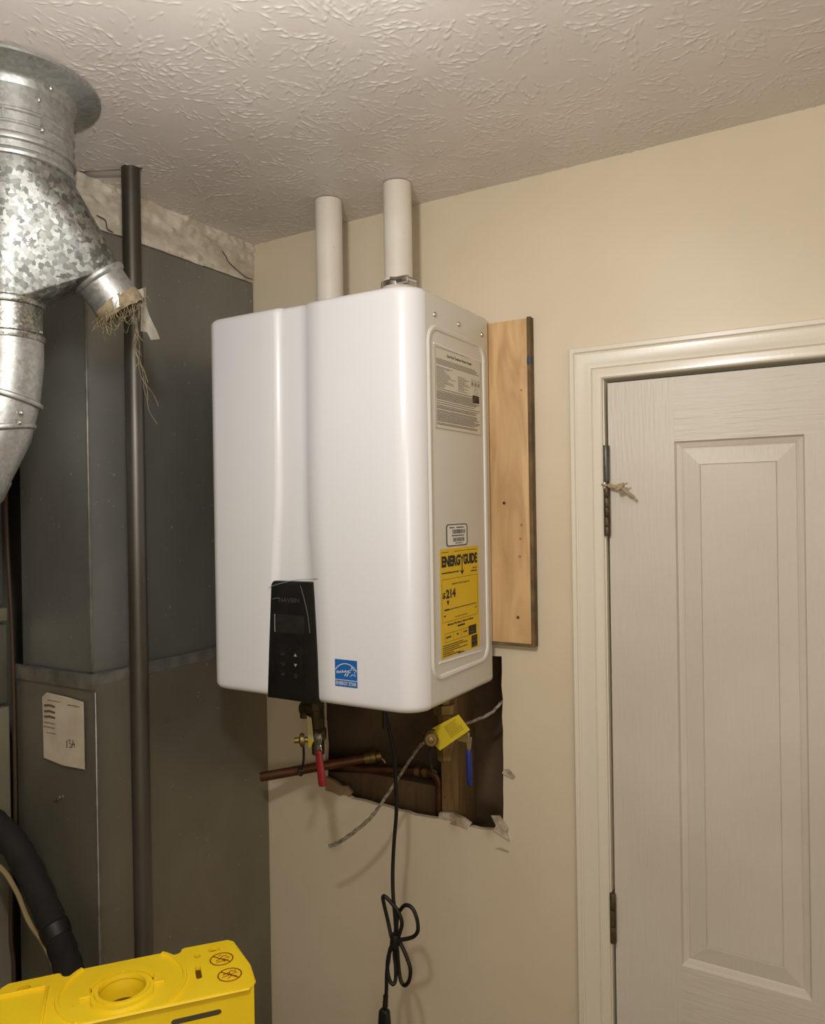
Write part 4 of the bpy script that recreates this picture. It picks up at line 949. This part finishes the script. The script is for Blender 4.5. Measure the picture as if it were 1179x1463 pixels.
def right_valve():
    t = thing('service_valve', (-0.715, -0.2, 1.27), 'brass valve with yellow tag and blue lever under the heater right corner', 'valve')
    y = -.19
    bm = B(); lathe(bm, [(.012, 0), (.012, -.012), (.0205, -.013), (.0215, -.015), (.0215, -.029), (.0195, -.032), (.012, -.033), (.012, -.050), (.016, -.055), (.0175, -.09), (.0145, -.105), (.0145, -.118), (.0125, -.122), (0, -.122)], (-.711, y, ZB+.001), (0, 0, 1), 6)
    o = fin('body', bm, 'brass', parent=t, angle=20)
    kc = Vector((-.7135, -.238, 1.3410)); kd = Vector((.42, -.90, .05)).normalized()
    bm = B(); lathe(bm, [(.009, -.045), (.009, -.006), (.0130, -.005), (.0138, .002), (.0128, .006), (.011, .008), (.0105, .0065), (.006, .0065), (.0055, .010), (.003, .011), (0, .0105)], kc, kd, 24); fin('drain_cap', bm, 'brass', parent=t)
    bm = B(); tube(bm, [kc-kd*.012+((kd.orthogonal().normalized())*math.cos(a)+(kd.cross(kd.orthogonal().normalized()))*math.sin(a))*.0150 for a in [2*PI*k/24 for k in range(24)]], .0016, 6, closed=True)
    tube(bm, smooth_path([kc+Vector((-.008, .012, -.018)), kc+Vector((-.012, .014, -.035)), kc+Vector((-.012, .02, -.062)), kc+Vector((-.013, .04, -.075))], 5), .0028, 8); fin('cap_strap', bm, 'black_rubber', parent=t)
    # yellow tag, hung on the cap neck
    c = [Vector(p) for p in ((-.7375, -.2255, 1.3465), (-.7020, -.2255, 1.3180), (-.6400, -.2235, 1.3640), (-.6630, -.2235, 1.3895))]
    bm = B(); tt = bmesh.new(); f = tt.faces.new([tt.verts.new(p) for p in c]); r = bmesh.ops.extrude_face_region(tt, geom=[f]); bmesh.ops.translate(tt, vec=(0, .0007, 0), verts=[v for v in r['geom'] if isinstance(v, bmesh.types.BMVert)]); merge(bm, tt)
    tg = fin('hang_tag', bm, 'yellow_tag', parent=t, smooth=False); tg['label'] = 'yellow printed hang tag'
    ux = (c[2]-c[1]).normalized(); nn = ux.cross(c[3]-c[2]).normalized(); nn = nn if nn.y < 0 else -nn; uy = nn.cross(ux); fm = frame_m(c[1], ux, uy, nn); bm = B(); rnd = random.Random(3)
    for k in range(7): words(bm, .034, .070-rnd.uniform(0, .01), .008+k*.0036, .0011, fm, rnd, .0006, .001)
    fin('tag_print', bm, 'yellow_line', parent=tg)
    # blue lever
    bm = B(); box(bm, -.700, -.664, -.181, -.177, 1.325, 1.345, .001); prism(bm, [(0, 0), (.012, -.002), (.0085, -.030), (.0035, -.030)], .0025, frame_m((-.672, -.176, 1.338), Vector((1, 0, 0)), Vector((0, 0, 1)), Vector((0, -1, 0)))); fin('lever', bm, 'steel', parent=t, smooth=False)
    bm = B(); b, e = Vector((-.6665, -.177, 1.312)), Vector((-.6655, -.177, 1.242)); P = [b+(e-b)*f for f in (0, .04, .1, .5, .93, 1.0)]; tube(bm, P, [.003, .005, .0056, .0058, .0054, .002], 12)
    o = fin('grip', bm, 'blue', parent=t); o['label'] = 'blue vinyl grip'
right_valve()

# twisted bare wire hanging out in front of the opening
t = thing('braided_wire', (-0.85, -0.1, 1.046), 'stiff grey braided wire looping out of the torn wall opening', 'wire')
wp = smooth_path([(-1.020, -.150, 1.045), (-1.00, -.150, 1.055), (-.966, -.150, 1.079), (-.925, -.142, 1.115), (-.898, -.135, 1.149), (-.865, -.125, 1.200), (-.842, -.12, 1.236), (-.815, -.118, 1.274), (-.797, -.118, 1.292), (-.765, -.09, 1.312), (-.739, -.03, 1.318), (-.704, .0, 1.334), (-.685, .02, 1.356), (-.66, .06, 1.38)], 8)
for k in range(3):
    bm = B(); P = []
    for i, p in enumerate(wp):
        a = i*.55+k*2*PI/3; w = .0021 if i > 30 else .0026
        P.append(p+Vector((math.cos(a)*w*.7, math.cos(a)*w*.5, math.sin(a)*w)))
    n = len(P); tube(bm, P, [.0017 if i > 30 else .0023 for i in range(n)], 7); fin('strand', bm, 'foil', parent=t)

# ------------------------------------------------------------------ black power cord with bundled loops
t = thing('power_cord', (-0.86, -0.15, 0.62), 'black power cord with tied loops and plug hanging below the heater', 'cord')
R_ = .0040
down = [(-.8375, -.205, ZB+.003), (-.8400, -.200, 1.375), (-.840, -.188, 1.335), (-.838, -.170, 1.27), (-.8435, -.158, 1.20), (-.848, -.15, 1.15), (-.857, -.146, 1.087), (-.861, -.147, 1.027), (-.858, -.152, .983), (-.854, -.154, .949), (-.854, -.150, .91)]
l4 = [(-.859, -.146, .876), (-.862, -.144, .850), (-.858, -.146, .825), (-.8565, -.150, .803), (-.859, -.155, .7955), (-.866, -.157, .802), (-.872, -.156, .824), (-.870, -.154, .851), (-.860, -.152, .876)]
l1 = [(-.866, -.150, .892), (-.875, -.147, .919), (-.882, -.150, .953), (-.881, -.155, .969), (-.875, -.157, .973), (-.862, -.156, .965), (-.845, -.154, .948), (-.837, -.153, .927), (-.843, -.152, .904), (-.851, -.150, .884)]
l3 = [(-.853, -.146, .860), (-.852, -.144, .826), (-.846, -.146, .802), (-.835, -.149, .797), (-.823, -.151, .812), (-.819, -.152, .836), (-.828, -.150, .856), (-.840, -.148, .874), (-.850, -.148, .890)]
l2 = [(-.854, -.146, .915), (-.848, -.145, .942), (-.832, -.147, .961), (-.814, -.149, .960), (-.803, -.150, .942), (-.801, -.150, .920), (-.810, -.149, .905), (-.825, -.150, .896), (-.845, -.153, .888)]
tail = [(-.862, -.157, .872), (-.869, -.156, .844), (-.875, -.154, .813), (-.877, -.153, .781), (-.880, -.152, .752)]
bm = B(); tube(bm, smooth_path(down+l4+l1+l3+l2+tail, 7), R_, 10); fin('cable', bm, 'black_rubber', parent=t)
bm = B(); lathe(bm, [(.0085, -.014), (.0105, -.010), (.0105, .010), (.0085, .014)], (-.856, -.150, .884), (0.15, 0, 1), 14, cap=True); fin('twist_tie', bm, 'black_rubber', parent=t)
bm = B(); lathe(bm, [(.0055, .012), (.0052, .0), (.0060, -.002), (.0052, -.005), (.0060, -.008), (.0056, -.012)], (-.8808, -.152, .752), (.08, 0, 1), 14); fin('strain_relief', bm, 'black_rubber', parent=t)
bm = B(); lathe(bm, [(.0052, .006), (.0052, -.05), (0, -.05)], (-.8395, -.201, 1.385), (0, 0, 1), 10); fin('cord_gland', bm, 'black_rubber', parent=t)
bm = B(); box(bm, -.8985, -.8665, -.166, -.142, .640, .737, .006, 3)
for v in bm.verts:
    if v.co.z > .70: k = 1-(v.co.z-.70)/.037*.40; v.co.x = -.8825+(v.co.x+.8825)*k; v.co.y = -.154+(v.co.y+.154)*k
pg = fin('plug', bm, 'black_rubber', parent=t)
bm = B(); fm = frame_m((-.8825, -.1662, .702), Vector((1, 0, 0)), Vector((0, 0, 1)), Vector((0, -1, 0))); tri(bm, [(-.0075, -.009), (.0075, -.009), (.001, .009)], fm); fin('plug_mark', bm, 'cord_mark', parent=pg)
bm = B()
for x in (-.889, -.876): box(bm, x-.001, x+.001, -.157, -.150, .622, .641)
tube(bm, [(-.8825, -.149, .641), (-.8825, -.149, .618)], .0024, 8); fin('prong', bm, 'brass', parent=pg)

# ------------------------------------------------------------------ yellow step ladder
LO_ = Vector((-0.9694, -0.7308, 1.06)); LX = Vector((0.6345, 0.7729, 0)); LY = Vector((0.7729, -0.6345, 0))
LD = thing('step_ladder', (LO_.x, LO_.y, 0.0), 'yellow step ladder with moulded plastic top in the left foreground', 'ladder')
LM = frame_m(LO_, LX, LY, Vector((0, 0, -1)))           # local: x along, y toward the room, z down
LM = Matrix((( LX.x, LY.x, 0, LO_.x), (LX.y, LY.y, 0, LO_.y), (0, 0, 1, LO_.z), (0, 0, 0, 1)))
def ladder_top():
    def arcp(cx, cy, r, a0, a1, n): return [(cx+r*math.cos(a0+(a1-a0)*k/n), cy+r*math.sin(a0+(a1-a0)*k/n)) for k in range(n+1)]
    # outline, front edge at y=+.056, back edge at y=-.080; x mirrored
    yb, yf = -0.081, 0.058
    half = [(0.187, 0.046), (0.186, 0.0), (0.170, -0.076), (0.163, -0.083), (0.095, -0.0845)]
    notch = arcp(0.079, -0.0835, 0.013, 0, PI, 8)
    half += notch + [(0.060, -0.083)]
    R = [(0.178, 0.0565)] + half
    outline = R + [(-x, y) for x, y in reversed(R)]
    def circ(cx, cy, rx, ry, n=24): return [(cx+rx*math.cos(2*PI*k/n), cy+ry*math.sin(2*PI*k/n)) for k in range(n)]
    holes = [circ(0, 0, .0345, .0345, 36), circ(.139, -.062, .0095, .0085, 16), circ(.112, -.053, .0055, .0055, 14), rrect(.1055, .1145, -.024, .010, .003, 3), circ(-.139, -.062, .0095, .0085, 16)]
    t = bmesh.new(); es = []
    for loop in [outline]+holes:
        vs = [t.verts.new((x, y, 0)) for x, y in loop]; es += [t.edges.new((vs[i], vs[(i+1) % len(vs)])) for i in range(len(vs))]
    bmesh.ops.triangle_fill(t, use_beauty=True, use_dissolve=False, edges=es)
    r = bmesh.ops.extrude_face_region(t, geom=t.faces[:]); bmesh.ops.translate(t, vec=(0, 0, -.006), verts=[v for v in r['geom'] if isinstance(v, bmesh.types.BMVert)])
    bm = B(); merge(bm, t, LM)
    # rolled edge all round
    tube(bm, [LM @ Vector((x, y, -.003)) for x, y in outline], .0031, 6, closed=True)
    # skirt: front with two slots, back and ends
    def slab(pts2, hol, org, ux, uz, nrm, th):
        t = bmesh.new(); es = []
        for loop in [pts2]+hol:
            vs = [t.verts.new((x, z, 0)) for x, z in loop]; es += [t.edges.new((vs[i], vs[(i+1) % len(vs)])) for i in range(len(vs))]
        bmesh.ops.triangle_fill(t, use_beauty=True, use_dissolve=False, edges=es)
        r = bmesh.ops.extrude_face_region(t, geom=t.faces[:]); bmesh.ops.translate(t, vec=(0, 0, -th), verts=[v for v in r['geom'] if isinstance(v, bmesh.types.BMVert)])
        merge(bm, t, LM @ frame_m(org, ux, uz, nrm))
    slot = lambda s: rrect(*sorted((s*.066, s*.138)), -.0370, -.0265, .0050, 4)
    slab([(-.186, -.085), (.186, -.085), (.186, -.001), (-.186, -.001)], [slot(1), slot(-1)], Vector((0, .0535, 0)), Vector((1, 0, 0)), Vector((0, 0, 1)), Vector((0, 1, 0)), .004)
    slab([(-.165, -.060), (.165, -.060), (.165, -.006), (-.165, -.006)], [], Vector((0, -.068, 0)), Vector((1, 0, 0)), Vector((0, 0, 1)), Vector((0, -1, 0)), .004)
    for s in (1, -1):
        a, b = Vector((s*.1845, .052, 0)), Vector((s*.166, -.070, 0)); ux = (b-a).normalized(); L = (b-a).length
        slab([(0, -.085), (L, -.060), (L, -.003), (0, -.003)], [], a, ux, Vector((0, 0, 1)), Vector((ux.y, -ux.x, 0))*s*-1, .004)
    cap = fin('top_cap', bm, 'ladder', parent=LD, angle=30)
    # raised moulding: can ring, well wall, ribs, trays
    bm = B()
    def ring(r1, r2, h, cy=0.0, a0=0, a1=2*PI, n=44, z0=0.0):
        full = abs(a1-a0) > 6.2; prof = [(r1-.0012, z0), (r1, z0+h), (r2, z0+h), (r2+.0012, z0)]; prev = first = None
        for k in range(n+(0 if full else 1)):
            a = a0+(a1-a0)*k/n; rg_ = [bm.verts.new(LM @ Vector((r*math.cos(a), cy+r*math.sin(a), z))) for r, z in prof]
            if prev:
                for q in range(3): bm.faces.new((prev[q], prev[q+1], rg_[q+1], rg_[q]))
            else: first = rg_
            prev = rg_
        if full:
            for q in range(3): bm.faces.new((prev[q], prev[q+1], first[q+1], first[q]))
        else: bm.faces.new(first); bm.faces.new(prev[::-1])
    ring(.0340, .0390, .0060); ring(.0395, .0440, .0025)
    # wall of the well
    pr = None
    for k in range(37):
        a = 2*PI*k/36; g_ = [bm.verts.new(LM @ Vector((r*math.cos(a), r*math.sin(a), z))) for r, z in ((.0345, .003), (.0330, -.008), (.0275, -.026))]
        if pr:
            for q in range(2): bm.faces.new((pr[q], pr[q+1], g_[q+1], g_[q]))
        pr = g_
    ring(.0880, .0925, .0035, -.012, math.radians(-49), math.radians(47)); ring(.0880, .0925, .0035, -.012, math.radians(133), math.radians(229))
    fin('can_ring', bm, 'ladder', parent=LD, angle=40)
    bm = B()
    ringa = bm
    def crescent(a0, a1, r1, r2, h):
        n = 20; prev = None
        for k in range(n+1):
            a = a0+(a1-a0)*k/n; w = math.sin(PI*k/n)**.6; rr2 = r1+(r2-r1)*max(w, .05)
            g_ = [bm.verts.new(LM @ Vector((r*math.cos(a), r*math.sin(a), z))) for r, z in ((r1, 0), (r1, h), (rr2, h), (rr2+.0015, 0))]
            if prev:
                for q in range(3): bm.faces.new((prev[q], prev[q+1], g_[q+1], g_[q]))
            prev = g_
    crescent(math.radians(-165), math.radians(-15), .0440, .0600, .0055); crescent(math.radians(15), math.radians(165), .0440, .0515, .0045)
    fin('moulded_rib', bm, 'ladder', parent=LD, angle=40)
    def lbox(x0, x1, y0, y1, z0, z1, bev=.001):
        t = bmesh.new(); bmesh.ops.create_cube(t, size=1.0); bmesh.ops.scale(t, vec=(x1-x0, y1-y0, z1-z0), verts=t.verts); bmesh.ops.bevel(t, geom=t.edges[:], offset=bev, segments=2, profile=.5, affect='EDGES')
        bmesh.ops.translate(t, vec=((x0+x1)/2, (y0+y1)/2, (z0+z1)/2), verts=t.verts); merge(bm, t, LM)
    for args in ((-.172, -.104, -.052, -.0485, -.001, .0045), (-.108, -.104, -.050, .050, -.001, .0045), (-.0020, .0020, -.062, -.043, .0, .0052), (.044, .060, -.0015, .0015, 0, .004), (-.060, -.044, -.0015, .0015, 0, .004)):
        bm = B(); lbox(*args); fin('rib', bm, 'ladder', parent=LD, angle=40)
    # warning roundels
    for cx, cy, k in ((.1475, -.030, 0), (.1545, .0175, 1)):
        bm = B(); mt = LM @ frame_m((cx, cy, .0002), Vector((1, 0, 0)), Vector((0, -1, 0)), Vector((0, 0, 1)))
        rx, ry = .0175, .0170
        stroke(bm, [(rx*math.cos(a), ry*math.sin(a)) for a in np.linspace(0, 2*PI, 33)], .0020, mt)
        stroke(bm, [(-rx*.7, ry*.7), (rx*.7, -ry*.7)], .0020, mt)
        if k == 0:
            stroke(bm, [(-.009, -.003), (-.002, .001), (.003, .008), (.009, .007)], .0014, mt, .0005); stroke(bm, [(-.002, .001), (.005, -.002), (.003, -.010)], .0014, mt, .0005); stroke(bm, [(-.009, -.008), (.011, -.004)], .0012, mt, .0005); stroke(bm, [(-.004, .009), (.001, .011)], .0014, mt, .0005); stroke(bm, [(.006, .003), (.013, .001)], .0014, mt, .0005)
        else:
            stroke(bm, [(-.010, .002), (-.001, .006), (.004, .011)], .0014, mt, .0005); stroke(bm, [(-.001, .006), (.003, -.003), (-.004, -.010)], .0014, mt, .0005); stroke(bm, [(.003, -.003), (.010, -.007)], .0014, mt, .0005); stroke(bm, [(-.012, -.004), (.012, .003)], .0012, mt, .0005); stroke(bm, [(.004, .009), (.010, .005), (.009, .011)], .0014, mt, .0005)
        o = fin('warning_roundel', bm, 'red_print', parent=LD); o['label'] = 'round red no-standing symbol'
    # rails, rear legs and steps
    def beam(p, q, w, d, m, name):
        p, q = Vector(p), Vector(q); z = (q-p).normalized(); y = Vector((0, 1, 0)); x = y.cross(z).normalized(); y = z.cross(x); L = (q-p).length
        b = B(); t = bmesh.new(); bmesh.ops.create_cube(t, size=1.0); bmesh.ops.scale(t, vec=(w, d, L), verts=t.verts); bmesh.ops.bevel(t, geom=t.edges[:], offset=.002, segments=1, affect='EDGES')
        bmesh.ops.translate(t, vec=(0, 0, L/2), verts=t.verts); merge(b, t, LM @ frame_m(p, x, y, z)); return fin(name, b, m, parent=LD)
    for s in (1, -1):
        beam((s*.155, .003, -.010), (s*.235, .273, -1.058), .022, .048, 'ladder_rail', 'rail')
        beam((s*.150, -.045, -.010), (s*.215, -.130, -1.058), .020, .040, 'ladder_rail', 'rear_leg')
    for k in range(3):
        f = (k+1)*.27; zc = -.01-1.048*f; yc = .003+.27*f; xc = .155+.080*f-.010
        b = B(); t = bmesh.new(); bmesh.ops.create_cube(t, size=1.0); bmesh.ops.scale(t, vec=(2*xc, .080, .022), verts=t.verts); bmesh.ops.bevel(t, geom=t.edges[:], offset=.002, segments=1, affect='EDGES')
        bmesh.ops.translate(t, vec=(0, yc, zc), verts=t.verts); merge(b, t, LM); fin('step', b, 'alu', parent=LD)
ladder_top()
